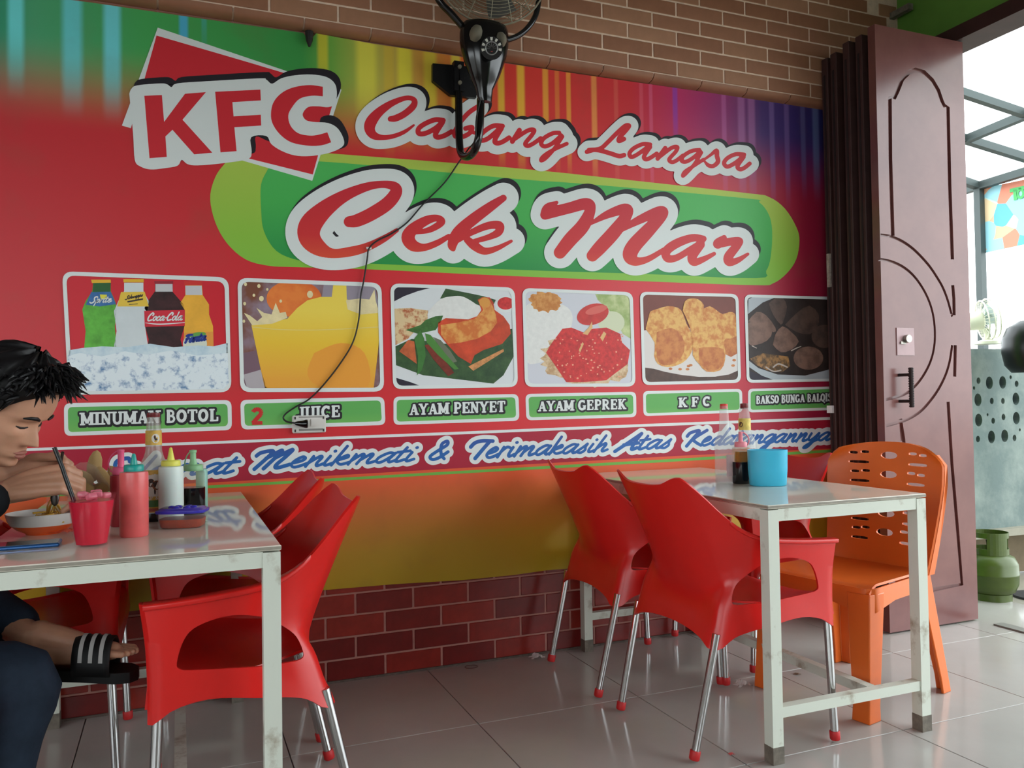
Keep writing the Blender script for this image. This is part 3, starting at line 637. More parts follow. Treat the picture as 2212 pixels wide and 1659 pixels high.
def slab(txt, x0, y0, x1, y1, ch, lay, m_in, m_out=None, ex=3.0, name='lettering', label=None):
    tot = sum(SG[c][0] for c in txt)-.05; cur = 0; k = (x1-x0)/tot; S = []
    slope = (y1-y0)/(x1-x0)
    for c in txt:
        a, sts = SG[c]
        for pts, w in sts:
            Q = [(x0+(cur+gx)*k, y0+(cur+gx)*k*slope-gy*ch) for gx, gy in pts]; ww = w*(k+ch)/2
            S += [(*Q[i], ww, *Q[i+1], ww) for i in range(len(Q)-1)]
        cur += a
    if m_out: PR(lay).field(S, ex, (.6, .6), 1.2, True).done(name+'_outline', m_out)
    PR(lay+1).field(S, 0, (0, 0), .8, True).done(name, m_in, label=label)
slab('MINUMAN BOTOL', 173, 919, 471, 910, 27.5, 3, m_w, m_k, 4.6, label='white slab capitals MINUMAN BOTOL')
slab('2', 541, 918, 568, 917, 36, 3, vmat('numeral_red', (196, 44, 44)), label='red numeral 2')
slab('JUICE', 642, 905, 734, 901, 26, 3, m_w, m_k, 4.2, label='white slab capitals JUICE')
slab('AYAM PENYET', 884, 897, 1091, 890, 24.5, 3, m_w, m_k, 3.8, label='white slab capitals AYAM PENYET')
slab('AYAM GEPREK', 1162, 889, 1352, 884, 22.5, 3, m_w, m_k, 3.4, label='white slab capitals AYAM GEPREK')
slab('K F C', 1465, 880, 1534, 877, 21, 3, m_w, m_k, 3.4, label='white slab capitals K F C')
slab('BAKSO BUNGA BALQIS', 1633, 873, 1796, 867, 18, 3, m_w, m_k, 2.8, label='white slab capitals BAKSO BUNGA BALQIS')
# ---------------------------------------------------------------- the six printed pictures
class PIC:
    def __init__(s, ox, oy, sc): s.o = (ox, oy, sc); s.p = PR(2); s.mats = []
    def mi(s, m):
        if m not in s.mats: s.mats.append(m)
        return s.mats.index(m)
    def map(s, pts): return [(s.o[0]+p[0]/s.o[2], s.o[1]+p[1]/s.o[2], *[v/s.o[2] for v in p[2:]]) for p in pts]
    def poly(s, lay, m, *pts, sm=0):
        s.p.lay = lay; P = s.map(pts)
        if sm: P = [tuple(q) for q in catmull(P+[P[0]], sm)][:-1]
        s.p.poly(P, s.mi(m)); return s
    def blob(s, lay, m, cx, cy, rx_, ry, rot=0, n=28, jag=0, seed=0):
        rnd = random.Random(seed); c, d = math.cos(math.radians(rot)), math.sin(math.radians(rot)); pts = []
        for k in range(n):
            a = 2*math.pi*k/n; j = 1+rnd.uniform(-jag, jag); x, y = rx_*math.cos(a)*j, ry*math.sin(a)*j
            pts.append((cx+x*c-y*d, cy+x*d+y*c))
        return s.poly(lay, m, *pts)
    def line(s, lay, m, *pts): s.p.lay = lay; s.p.stroke(s.map(pts), s.mi(m)); return s
    def quad(s, lay, m, q, r): s.p.lay = lay; s.p.rr(q, r, s.mi(m)); return s
    def done(s, label): s.p.done('menu_picture', s.mats, label=label)
def inset(q, b):
    c = np.mean(np.array(q, float), 0); return [(p[0]+(b if p[0] < c[0] else -b), p[1]+(b if p[1] < c[1] else -b)) for p in q]
# 1 bottles on ice
p = PIC(100, 560, 2.765)
ice = mat('print_ice', (222, 232, 236), .42, spec=.35, rgb2=(84, 126, 172), thresh=(.50, .70), vscale=42, detail=9)
ice2 = mat('print_ice_mist', (206, 222, 228), .42, spec=.35, rgb2=(168, 196, 212), thresh=(.4, .75), vscale=26)
p.quad(2, vmat('card_red', (204, 34, 48)), inset(cards[0], 4), 20)
p.poly(3, vmat('sprite_green', (92, 172, 60), var=.25, vscale=30), (280, 140), (385, 140), (385, 190), (415, 260), (420, 300), (410, 400), (420, 545), (225, 545), (235, 430), (215, 300), (235, 250), (275, 190))
p.poly(4, vmat('bottle_neck_green', (40, 92, 44)), (280, 140), (385, 140), (383, 195), (278, 195)); p.poly(5, vmat('cap_yellow', (226, 176, 44)), (268, 122), (385, 122), (386, 140), (272, 142))
p.poly(5, vmat('sprite_label', (54, 104, 160), var=.2, vscale=40), (268, 196), (385, 194), (416, 268), (320, 282), (236, 272))
p.poly(6, vmat('lemon', (220, 214, 70)), (320, 210), (362, 212), (360, 240), (325, 236))
p.poly(3, vmat('tonic_white', (206, 214, 216), var=.06, vscale=12), (465, 140), (580, 140), (580, 190), (612, 250), (604, 300), (590, 400), (612, 545), (400, 545), (420, 430), (404, 310), (430, 250), (465, 190))
p.poly(5, m_cy := vmat('label_yellow', (226, 190, 66)), (446, 196), (588, 194), (612, 282), (424, 282)); p.poly(5, vmat('cap_yellow', (226, 176, 44)), (460, 118), (582, 118), (582, 138), (462, 138))
p.poly(3, vmat('cola_brown', (54, 24, 26), var=.5, vscale=22), (650, 145), (755, 145), (755, 195), (820, 270), (828, 310), (825, 400), (802, 480), (820, 545), (600, 545), (612, 480), (590, 400), (583, 300), (600, 260), (650, 190))
p.poly(4, vmat('glass_pale', (196, 196, 198)), (652, 148), (754, 148), (755, 194), (652, 194)); p.poly(5, vmat('cap_maroon', (150, 36, 50)), (645, 130), (758, 130), (758, 148), (648, 148))
p.poly(5, vmat('cola_red', (206, 40, 58)), (585, 308), (828, 303), (827, 398), (588, 404))
p.poly(3, vmat('fanta_orange', (232, 172, 56), var=.12, vscale=14), (830, 155), (930, 155), (935, 215), (972, 270), (972, 330), (996, 400), (1000, 545), (820, 545), (825, 300), (800, 260), (830, 215))
p.poly(4, vmat('glass_pale', (196, 196, 198)), (830, 158), (928, 158), (932, 214), (832, 214)); p.poly(5, vmat('cap_orange_red', (208, 52, 44)), (822, 130), (934, 130), (932, 156), (826, 156))
p.poly(4, vmat('fanta_low', (226, 150, 66)), (825, 440), (996, 432), (1000, 545), (820, 545)); p.blob(5, vmat('fanta_disc', (210, 216, 200)), 888, 505, 72, 62); p.blob(6, vmat('leaf_green', (96, 160, 72)), 905, 452, 50, 16, -8)
# small script words on the labels
def tiny(txt, x0, y0, x1, y1, h, lay, m, wid=.3):
    for st in word(txt, x0, y0, x1, y1, h, h, wid): p.line(lay, m, *st)
G['p'] = (.9, [[(.15, 1), (.0, -.8)], [(.1, .4), (.45, 1), (.7, .7), (.55, .15), (.15, .1)]]); G['c'] = (.75, [[(.6, .8), (.4, 1), (.12, .6), (.1, .2), (.35, 0), (.7, .25)]]); G['o'] = (.85, [[(.5, 1), (.15, .75), (.1, .25), (.35, 0), (.65, .3), (.62, .85), (.45, 1), (.9, .8)]])
G['C'] = (1.3, [[(1.0, 1.2), (1.05, 1.6), (.7, 1.75), (.25, 1.1), (.2, .4), (.5, 0), (1.1, .2)]]); G['F'] = (1.0, [[(0, 1.5), (.4, 1.7), (1.1, 1.65)], [(.5, 1.65), (.3, 0)], [(.2, .8), (.8, .9)]]); G['-'] = (.5, [[(.05, .6), (.4, .65)]]); G['w'] = (1.2, [[(.05, 1), (.2, .1), (.5, .8), (.7, .1), (1.0, 1)]])
tiny('Sprite', 262, 262, 385, 256, 21, 7, m_w)
tiny('Schwepps', 472, 242, 575, 222, 12, 7, vmat('ink', (60, 50, 44)), .34); p.line(7, vmat('ink', (60, 50, 44)), (488, 254, 9), (574, 238, 9)); p.line(7, vmat('ink', (60, 50, 44)), (495, 270, 4), (545, 266, 4))
tiny('Coca-Cola', 598, 368, 808, 364, 26, 7, m_w, .26); p.line(7, m_w, (592, 380, 3), (680, 388, 7), (826, 378, 4))
tiny('Fanta', 822, 500, 948, 484, 26, 8, vmat('fanta_blue', (44, 66, 150)), .42)
p.poly(8, ice2, (128, 545), (215, 530), (330, 520), (480, 525), (620, 505), (760, 525), (900, 515), (1000, 520), (1084, 500), (1085, 600), (128, 610))
p.poly(9, ice, (128, 575), (200, 560), (330, 580), (470, 550), (600, 570), (750, 545), (900, 575), (1084, 560), (1090, 740), (1060, 775), (160, 790), (132, 760))
p.done('printed picture of four drink bottles standing in ice')
# 2 juice
p = PIC(100, 560, 2.765)
p.quad(2, vmat('juice_back', (122, 74, 54), rgb2=(150, 134, 150), thresh=(.4, .62), vscale=6), inset(cards[1], 4), 20)
p.poly(3, vmat('grey_mauve', (150, 140, 152)), (1660, 135), (1960, 150), (1990, 300), (1640, 260)); p.blob(3, vmat('blur_orange', (214, 96, 44), rgb2=(232, 130, 60), thresh=(.4, .6), vscale=7), 1480, 235, 165, 110)
p.poly(3, vmat('mauve_dark', (120, 92, 104)), (1172, 560), (1280, 540), (1320, 772), (1180, 760)); p.poly(4, vmat('pale_cloth', (176, 168, 172)), (1176, 690), (1280, 660), (1320, 772), (1200, 772))
p.poly(4, ramp_mat('print_juice', 2, 1.02, 1.42, [(0, (226, 156, 52)), (.35, (230, 164, 60)), (.7, (232, 190, 56)), (1, (236, 208, 84))], .42, .35), (1225, 395), (1330, 380), (1440, 355), (1500, 290), (1560, 245), (1640, 225), (1705, 225), (1715, 145), (1792, 150), (1795, 240), (1900, 270), (1985, 300), (1995, 400), (1980, 560), (1955, 772), (1305, 772), (1260, 560))
p.poly(5, vmat('juice_blush', (231, 156, 58)), (1600, 560), (1760, 500), (1900, 560), (1920, 760), (1660, 770), (1560, 690), sm=4)
cream = vmat('splash_cream', (228, 212, 164), var=.1, vscale=30)
p.poly(5, cream, (1180, 320), (1215, 335), (1260, 370), (1290, 345), (1255, 290), (1300, 320), (1345, 330), (1370, 260), (1395, 320), (1430, 315), (1440, 350), (1350, 385), (1230, 395)); p.poly(5, cream, (1790, 245), (1870, 235), (1930, 240), (1960, 180), (1968, 250), (1990, 320), (1880, 330), (1800, 300))
for x, y, r in [(1190, 150, 9), (1270, 160, 10), (1240, 215, 8), (1285, 235, 14), (1185, 265, 9), (1320, 180, 7), (1400, 250, 8), (1575, 210, 18), (1180, 370, 8)]: p.blob(6, cream, x, y, r, r*1.2, n=12)
p.line(6, vmat('glass_rim', (226, 202, 120)), (1232, 405, 6), (1400, 420, 5), (1650, 422, 5), (1985, 405, 5))
p.done('printed picture of a glass of yellow juice with a splash')
# 3 fried chicken on banana leaf
p = PIC(800, 580, 3.687)
p.quad(2, vmat('plate_white', (214, 218, 220)), inset(cards[2], 4), 18)
dk = vmat('picture_dark', (48, 42, 56)); leafm = mat('print_leaf', (42, 70, 42), .42, spec=.35, rgb2=(66, 96, 56), thresh=(.35, .7), vscale=22)
p.poly(3, dk, (190, 160), (215, 150), (490, 152), (380, 180), (270, 220), (190, 262)); p.poly(3, dk, (204, 870), (320, 905), (400, 935), (240, 940), (208, 915))
p.poly(3, leafm, (600, 160), (780, 195), (900, 220), (1000, 250), (960, 330), (700, 230), (555, 240)); p.poly(4, leafm, (200, 620), (330, 560), (600, 600), (1000, 500), (1130, 480), (1142, 700), (1060, 850), (980, 917), (760, 890), (420, 850), (205, 770))
p.poly(5, vmat('rice', (222, 222, 218), var=.05, vscale=60), (470, 330), (560, 245), (650, 222), (740, 225), (850, 290), (880, 330), (820, 400), (600, 400), (460, 390), sm=4)
p.poly(5, mat('print_slaw', (216, 190, 146), .42, spec=.35, rgb2=(176, 96, 60), thresh=(.5, .66), vscale=40), (192, 320), (320, 315), (460, 335), (455, 420), (380, 470), (300, 560), (200, 610))
ck = mat('print_chicken', (204, 112, 52), .42, spec=.35, rgb2=(222, 160, 84), thresh=(.42, .62), vscale=30); ck2 = vmat('chicken_red', (196, 70, 40), var=.25, vscale=20)
p.poly(6, ck2, (540, 430), (600, 395), (780, 405), (850, 380), (885, 330), (855, 250), (890, 228), (950, 230), (980, 270), (990, 330), (1060, 380), (1110, 450), (1118, 520), (1050, 600), (900, 650), (830, 690), (800, 760), (700, 700), (600, 590), (540, 510))
p.poly(7, ck, (560, 450), (700, 430), (830, 400), (900, 330), (860, 255), (890, 235), (945, 240), (975, 300), (1000, 370), (1010, 430), (960, 500), (850, 560), (720, 590), (620, 600), (565, 530)); p.blob(8, vmat('drum_tip', (216, 150, 70)), 910, 270, 42, 40)
p.blob(6, m_w, 1075, 285, 80, 65); p.blob(7, vmat('sambal', (200, 50, 50), var=.25, vscale=60), 1078, 278, 66, 50)
p.poly(6, vmat('herb', (62, 104, 50), var=.3, vscale=40), (280, 490), (400, 450), (440, 410), (520, 380), (580, 375), (560, 430), (520, 490), (380, 520))
p.poly(7, vmat('tempeh', (190, 96, 56), var=.25, vscale=40), (230, 660), (300, 570), (350, 580), (370, 760)); p.poly(8, vmat('cuke_dark', (66, 118, 56), var=.2, vscale=20), (350, 560), (400, 490), (430, 560), (440, 700), (410, 810), (372, 850), (380, 700))
p.poly(7, vmat('eggplant', (120, 48, 34), var=.3, vscale=30), (430, 610), (490, 600), (600, 740), (668, 830), (620, 858), (500, 720)); p.poly(8, vmat('bean', (76, 130, 58)), (435, 515), (480, 530), (600, 680), (705, 800), (670, 805), (540, 690), (450, 590)); p.poly(7, vmat('bean_grey', (106, 112, 92)), (500, 545), (560, 570), (640, 660), (690, 740), (660, 750), (560, 640))
p.poly(8, vmat('crumbs', (196, 136, 84), var=.3, vscale=60), (780, 780), (860, 740), (960, 690), (1060, 640), (1065, 660), (940, 740), (820, 815))
p.done('printed picture of a fried chicken leg on banana leaf with rice')
# 4 chicken under red sambal
p = PIC(800, 580, 3.687)
p.quad(2, vmat('plate_lilac', (204, 206, 214)), inset(cards[3], 4), 16)
p.poly(3, vmat('lettuce', (150, 172, 104), rgb2=(196, 206, 150), thresh=(.4, .65), vscale=16), (1790, 200), (1880, 195), (2060, 215), (2078, 400), (2075, 560), (2010, 520), (1920, 350), (1810, 250))
p.poly(3, vmat('rice', (222, 222, 218)), (1238, 300), (1300, 270), (1500, 280), (1590, 330), (1610, 420), (1560, 560), (1450, 700), (1300, 760), (1240, 700), sm=3)
p.blob(4, vmat('floss', (212, 152, 84), rgb2=(190, 120, 56), thresh=(.4, .6), vscale=40), 1395, 265, 125, 80, 10, 34, .16, 3); p.blob(4, vmat('cucumber', (206, 212, 180)), 1920, 430, 105, 90); p.blob(5, vmat('tomato', (198, 56, 52), var=.2, vscale=14), 1772, 365, 130, 82, -18); p.blob(6, vmat('tomato_light', (214, 100, 90)), 1800, 330, 90, 30, -16)
p.blob(4, vmat('crust', (218, 194, 158), rgb2=(186, 150, 110), thresh=(.4, .6), vscale=40), 1700, 740, 345, 190, 8, 50, .10, 5)
p.poly(5, mat('print_sambal', (200, 44, 42), .42, spec=.35, rgb2=(178, 34, 36), thresh=(.45, .6), vscale=18), (1440, 600), (1530, 480), (1600, 470), (1700, 510), (1770, 480), (1880, 470), (1990, 520), (2005, 590), (2068, 650), (2050, 760), (1930, 850), (1880, 890), (1700, 905), (1560, 905), (1470, 770), (1400, 670))
for k in range(60):
    rnd = random.Random(k); p.blob(6, vmat('seed', (232, 160, 130)), rnd.uniform(1470, 2020), rnd.uniform(520, 880), rnd.uniform(4, 9), rnd.uniform(4, 8), n=8)
for q in [((1660, 650), (1690, 585), (1700, 600), (1670, 670)), ((1690, 520), (1740, 470), (1765, 420), (1770, 470), (1730, 530)), ((1830, 550), (1860, 500), (1880, 520), (1850, 580))]: p.poly(7, vmat('onion', (222, 176, 120)), *q)
p.done('printed picture of crushed chicken under red chilli with tomato')
# 5 fried chicken on a plate
p = PIC(1350, 580, 4.366)
p.quad(2, vmat('maroon_back', (120, 62, 52), var=.1, vscale=12), inset(cards[4], 4), 14)
p.poly(3, vmat('table_brown', (84, 60, 52), var=.2, vscale=30), (190, 930), (1070, 930), (1068, 1040), (1040, 1062), (230, 1068), (192, 1030))
p.poly(4, vmat('plate_warm', (216, 210, 206)), (165, 585), (420, 560), (1062, 560), (1070, 960), (980, 1000), (850, 1020), (700, 1022), (540, 1005), (380, 975), (270, 945), (188, 935))
fc = mat('print_fried', (224, 176, 100), .42, spec=.35, rgb2=(200, 124, 62), thresh=(.42, .62), vscale=34, detail=6); fc2 = mat('print_fried_dark', (206, 134, 72), .42, spec=.35, rgb2=(180, 100, 54), thresh=(.4, .62), vscale=30, detail=6)
p.poly(5, fc2, (900, 640), (1055, 600), (1062, 800), (1000, 835), (930, 800)); p.poly(6, fc, (740, 380), (800, 355), (860, 390), (920, 430), (985, 410), (1040, 430), (1055, 560), (1050, 640), (930, 660), (840, 560), (750, 470), sm=2)
p.poly(6, fc, (195, 570), (230, 430), (250, 400), (310, 380), (400, 355), (500, 370), (545, 420), (580, 520), (640, 640), (635, 770), (580, 860), (500, 910), (400, 930), (310, 900), (275, 820), (280, 700), sm=2); p.poly(7, fc2, (300, 600), (440, 560), (540, 640), (560, 780), (480, 890), (360, 910), (300, 840), sm=2)
p.poly(8, fc, (545, 400), (565, 310), (620, 282), (690, 290), (745, 345), (740, 420), (800, 520), (900, 600), (965, 640), (930, 690), (945, 760), (945, 860), (900, 960), (770, 972), (700, 900), (640, 820), (640, 680), (600, 520), sm=2); p.poly(9, fc2, (700, 750), (800, 740), (930, 760), (930, 870), (880, 950), (780, 960), (700, 880), sm=2)
for x, y in [(600, 920), (620, 912), (1020, 915), (1030, 865), (520, 950), (430, 945), (590, 950)]: p.blob(5, fc2, x, y, 18, 12, n=10)
p.done('printed picture of golden fried chicken pieces on a plate')
# 6 meatball bowl
p = PIC(1350, 580, 4.366)
p.quad(2, vmat('bowl_inside', (56, 46, 44), var=.3, vscale=10), inset(cards[5], 3), 14)
p.poly(3, vmat('bowl_rim', (176, 184, 190)), (1165, 290), (1200, 272), (1420, 272), (1300, 320), (1210, 390), (1160, 430)); p.poly(3, vmat('bowl_rim', (176, 184, 190)), (1170, 870), (1260, 940), (1440, 1000), (1700, 1010), (1900, 960), (2080, 900), (2080, 1050), (1400, 1050), (1290, 1010), (1172, 930)); p.poly(4, dk, (1172, 965), (1290, 1010), (1370, 1048), (1210, 1055), (1176, 1030))
mb_ = mat('print_meatball', (134, 104, 92), .42, spec=.35, rgb2=(104, 80, 70), thresh=(.4, .65), vscale=20); mb2 = mat('print_meatball_dark', (96, 76, 68), .42, spec=.35, rgb2=(74, 60, 56), thresh=(.4, .65), vscale=20)
p.poly(4, mb2, (1355, 330), (1420, 280), (1490, 282), (1528, 360), (1500, 480), (1470, 530), (1400, 440), sm=2); p.poly(4, mb2, (1510, 530), (1620, 420), (1740, 350), (1830, 440), (1810, 560), (1740, 620), (1620, 600), sm=2); p.poly(5, mb_, (1160, 500), (1240, 410), (1330, 440), (1420, 560), (1400, 600), (1250, 520), sm=2); p.poly(6, mb_, (1160, 510), (1270, 500), (1390, 590), (1340, 680), (1240, 720), (1168, 710), sm=2)
p.poly(6, mb_, (1395, 720), (1420, 620), (1485, 545), (1570, 600), (1640, 690), (1560, 770), (1470, 790), sm=2); p.blob(6, mb_, 1730, 845, 140, 110); p.blob(5, mb2, 1880, 640, 120, 110)
p.poly(5, mat('print_noodle', (166, 120, 70), .42, spec=.35, rgb2=(90, 70, 48), thresh=(.4, .6), vscale=40), (1180, 850), (1300, 800), (1540, 830), (1560, 920), (1480, 980), (1340, 960), (1240, 910))
for q in [((1330, 930, 12), (1400, 970, 12), (1470, 960, 12)), ((1400, 930, 14), (1450, 900, 14), (1530, 930, 14)), ((1200, 730, 8), (1240, 750, 8)), ((1570, 775, 10), (1620, 750, 10), (1660, 735, 6))]: p.line(7, vmat('noodle_pale', (190, 176, 166)), *q)
p.done('printed picture of a dark bowl of meatballs and noodles')
# ================================================================ red plastic armchairs
m_rp = mat('red_plastic', (206, 30, 26), .30, spec=.5, var=.05, vscale=5, bump=.03, bscale=120)
m_chrome = mat('chrome_tube', (200, 200, 200), .18, metal=1, var=.06, vscale=20)
m_foot = mat('red_foot_cap', (186, 34, 36), .5)
def lerp_curve(keys, s):
    "smooth interpolation through (s, x, y, z) keys"
    ks = [k[0] for k in keys]
    s = min(max(s, ks[0]), ks[-1])
    i = max(0, min(len(ks)-2, next((j for j in range(len(ks)-1) if s <= ks[j+1]), len(ks)-2)))
    t = (s-ks[i])/(ks[i+1]-ks[i])
    P = [np.array(k[1:]) for k in keys]
    p1, p2 = P[i], P[i+1]
    h = ks[i+1]-ks[i]
    m1 = (P[i+1]-P[i-1])/(ks[i+1]-ks[i-1])*h if i > 0 else (p2-p1)
    m2 = (P[i+2]-P[i])/(ks[i+2]-ks[i])*h if i+2 < len(P) else (p2-p1)
    return (2*t**3-3*t**2+1)*p1+(t**3-2*t**2+t)*m1+(-2*t**3+3*t**2)*p2+(t**3-t**2)*m2
K_top = [(-.22, -.026, -.10, .803), (0, -.032, 0, .797), (.22, -.026, .10, .803), (.38, -.012, .185, .828), (.44, .03, .215, .79), (.52, .095, .243, .722), (.6, .15, .262, .676), (.7, .22, .275, .648), (.85, .35, .283, .633), (.97, .484, .284, .626), (1, .494, .274, .626), (1.06, .494, .245, .624)]
K_mid = [(-.22, .088, -.10, .53), (0, .082, 0, .53), (.22, .088, .10, .53), (.38, .122, .185, .535), (.44, .142, .212, .54), (.52, .18, .238, .545), (.6, .215, .252, .545), (.7, .275, .264, .54), (.85, .375, .274, .535), (.97, .472, .279, .53), (1, .482, .27, .53), (1.06, .482, .248, .53)]
K_low = [(-.22, .108, -.10, .435), (0, .108, 0, .435), (.22, .108, .10, .435), (.38, .104, .182, .435), (.44, .102, .214, .435), (.52, .150, .238, .44), (.6, .195, .248, .44), (.7, .255, .262, .45), (.85, .37, .272, .46), (.97, .468, .278, .45), (1, .478, .27, .45), (1.06, .478, .25, .45)]
K_bot = [(-.22, .070, -.10, .352), (0, .074, 0, .356), (.22, .070, .10, .352), (.34, .064, .175, .340), (.39, .060, .215, .322), (.46, .088, .236, .322), (.52, .125, .244, .350), (.6, .17, .254, .366), (.7, .24, .266, .379), (.82, .35, .275, .396), (.9, .425, .279, .385), (.97, .468, .28, .358), (1, .478, .272, .357), (1.06, .476, .250, .36)]
def shell(s, t):
    a = abs(s); P = [lerp_curve(K, a) for K in (K_bot, K_low, K_mid, K_top)]
    # t 0..1 through the four rings
    tt = [0, .22, .48, 1]
    keys = [(tt[i], *P[i]) for i in range(4)]
    p = lerp_curve(keys, t)
    return (p[0], math.copysign(p[1], s) if s else 0.0, p[2])
def make_chair():
    e = empty('red_armchair')
    # one-piece shell: back and arms; armholes cut out of the sides
    mb = MB(); NS, NT = 72, 22
    mb.grid(lambda a, b: shell((a*2-1)*1.06, b), NS, NT)
    o = mb.build('backrest', m_rp, e, smooth=60)
    md = o.modifiers.new('s', 'SOLIDIFY'); md.thickness = .007; md.offset = 0
    hole = [(.150, .446), (.134, .455), (.150, .500), (.186, .536), (.225, .563), (.285, .579), (.335, .577), (.385, .560), (.408, .53), (.420, .485), (.412, .472), (.385, .466), (.30, .457), (.225, .449)]
    hole = [tuple(p) for p in catmull(hole+[hole[0]], 4)][:-1]
    cut = []
    for sg in (-1, 1):
        c = MB(); c.prism(hole, lambda p, k: (p[0], sg*(.15, .4)[k], p[1])); cut.append(c.mesh('c', m_rp))
    bake(o); boolean(o, cut); o.data.shade_smooth(); o.data.set_sharp_from_angle(angle=math.radians(45))
    # armrest tops (rolled edge)
    for sg in (-1, 1):
        a = MB(); path = [lerp_curve(K_top, .55+.43*k/14) for k in range(15)]
        L, R_ = [], []
        for i, q in enumerate(path):
            w = .010+.016*min(1, i/5)
            L.append((q[0], sg*(q[1]-w), q[2]+.001)); R_.append((q[0], sg*(q[1]+w*.55), q[2]+.001))
        vs = []
        for i in range(15):
            l, r = L[i], R_[i]; vs += [l, r, (r[0], r[1], r[2]-.014), (l[0], l[1], l[2]-.014)]
        fs = []
        for i in range(14):
            for k in range(4): k2 = (k+1) % 4; fs.append((i*4+k, i*4+k2, i*4+4+k2, i*4+4+k))
        fs += [(0, 1, 2, 3), (56, 59, 58, 57)]
        a.add(vs, fs); ob = a.build('armrest', m_rp, e, smooth=50)
        bv = ob.modifiers.new('b', 'BEVEL'); bv.width = .004; bv.segments = 2; bake(ob); ob.data.shade_smooth(); ob.data.set_sharp_from_angle(angle=math.radians(50))
    # seat with rolled front edge
    st = MB()
    def seat(a, b):
        v = (b*2-1); u = .108+.37*a
        hw = .160+.105*min(1, a/.5)
        z = .425+.026*abs(v)**3+.02*a**2-.012*math.sin(math.pi*a)
        if a > .9: z -= (a-.9)**2*2.6
        return (u+(0 if a <= .9 else 0), v*hw, z)
    st.grid(seat, 20, 16)
    def apron(a, b):
        p = seat(1, b); return (p[0]+.006*a, p[1]*(1+.02*a), p[2]-a*(.055-.02*math.cos((b*2-1)*math.pi/2)))
    st.grid(apron, 3, 16)
    so = st.build('seat', m_rp, e, smooth=60, merge=True)
    md = so.modifiers.new('s', 'SOLIDIFY'); md.thickness = .006; md.offset = 0; bake(so); so.data.shade_smooth(); so.data.set_sharp_from_angle(angle=math.radians(50))
    for a, b in (((.083, -.224, .365), (0, -.216, .006)), ((.083, .224, .365), (0, .216, .006)), ((.460, -.268, .40), (.478, -.272, .006)), ((.460, .268, .40), (.478, .272, .006))):
        a = Vector(a); b = Vector(b)
        l = MB(); l.tube([a, a.lerp(b, .5), b], .0122, 16); lo = l.build('leg', m_chrome, e, smooth=50)
        d = (b-a).normalized(); f = MB(); f.tube([b-d*.028, b-d*.026, b-d*.004, b-d*.0005], [.0145, .0158, .0158, .0135], 16); f.build('foot_cap', m_foot, lo, smooth=50)
    return e
CH0 = make_chair()
def place(ch, x, y, rz, label):
    ch.location = (x, y, .0); ch.rotation_euler = (0, 0, math.radians(rz)); ch['label'] = label; ch['category'] = 'chair'; ch['group'] = 'red plastic armchairs'
place(CH0, 1.395, -.925, 0, 'red plastic armchair in front at the right table, its back to the camera')
c2 = copy_tree(CH0); place(c2, 1.392, -.35, -2, 'red plastic armchair at the right table between its nearer twin and the wall')
c3 = copy_tree(CH0); place(c3, 2.53, -.312, 180, 'red plastic armchair on the far side of the right table beside the orange chair')
c4_ = copy_tree(CH0); place(c4_, .415, -.908, 180, 'red plastic armchair at the near corner of the left table, arm opening in view')
c5 = copy_tree(CH0); place(c5, .422, -.33, 178, 'red plastic armchair at the left table, behind the nearer one, beside the wall')
c6 = copy_tree(CH0); place(c6, -.64, -.362, 0, 'red plastic armchair in deep shade by the wall, on the diner side of the table')
c7 = copy_tree(CH0); place(c7, -.90, -.945, 0, 'red plastic armchair the diner in dark clothes sits on')
# ================================================================ tables
m_top = mat('beige_tabletop', (218, 212, 198), .05, spec=.28, var=.03, vscale=4)
m_edge = mat('tabletop_edge', (138, 132, 120), .6, var=.15, vscale=30)
m_tp = mat('worn_cream_paint', (200, 204, 192), .45, spec=.4, rgb2=(146, 134, 116), thresh=(.56, .70), vscale=11, detail=6)
m_tp2 = mat('scuffed_foot_paint', (104, 96, 86), .6, var=.3, vscale=40)
def make_table(name, x0, y0, w, l, label):
    e = empty(name, (x0, y0, 0), 0, label, 'table', 'steel tables')
    bm = bevel_box((w, l, .011), .002); me = bpy.data.meshes.new('tabletop'); bm.to_mesh(me); bm.free(); me.materials.append(m_top); me.materials.append(m_edge)
    for p in me.polygons:
        if abs(p.normal.z) < .5: p.material_index = 1
    t = link('tabletop', me, e); t.location = (w/2, l/2, .7445)
    k = .038; i = .002
    for (cx, cy) in ((k/2+i, k/2+i), (w-k/2-i, k/2+i), (k/2+i, l-k/2-i), (w-k/2-i, l-k/2-i)):
        lg = MB(); lg.box((cx, cy, .3675), (k, k, .735)); lo = lg.build('leg', m_tp, e)
        MB().box((cx, cy, .025), (k+.002, k+.002, .05)).build('leg_shoe', m_tp2, lo)
    for a, b in (((k+i, k/2+i), (w-k-i, k/2+i)), ((k+i, l-k/2-i), (w-k-i, l-k/2-i)), ((k/2+i, k+i), (k/2+i, l-k-i)), ((w-k/2-i, k+i), (w-k/2-i, l-k-i))):
        MB().bar((*a, .7195), (*b, .7195), k-.004, .036).build('apron_rail', m_tp, e)
    for yy in (k/2+i, l-k/2-i): MB().bar((k+i, yy, .145), (w-k-i, yy, .145), .03, .03).build('stretcher', m_tp, e)
    MB().bar((w/2+.1, k+i, .145), (w/2+.1, l-k-i, .145), .03, .03).build('stretcher', m_tp, e)
    return e
make_table('dining_table', 1.5869, -1.2581, .6251, 1.23, 'cream steel-framed table at the right with blue cup and bottles')
make_table('dining_table', .2145-.6251, -1.2883, .6251, 1.26, 'cream steel-framed table at the left where the diner eats')
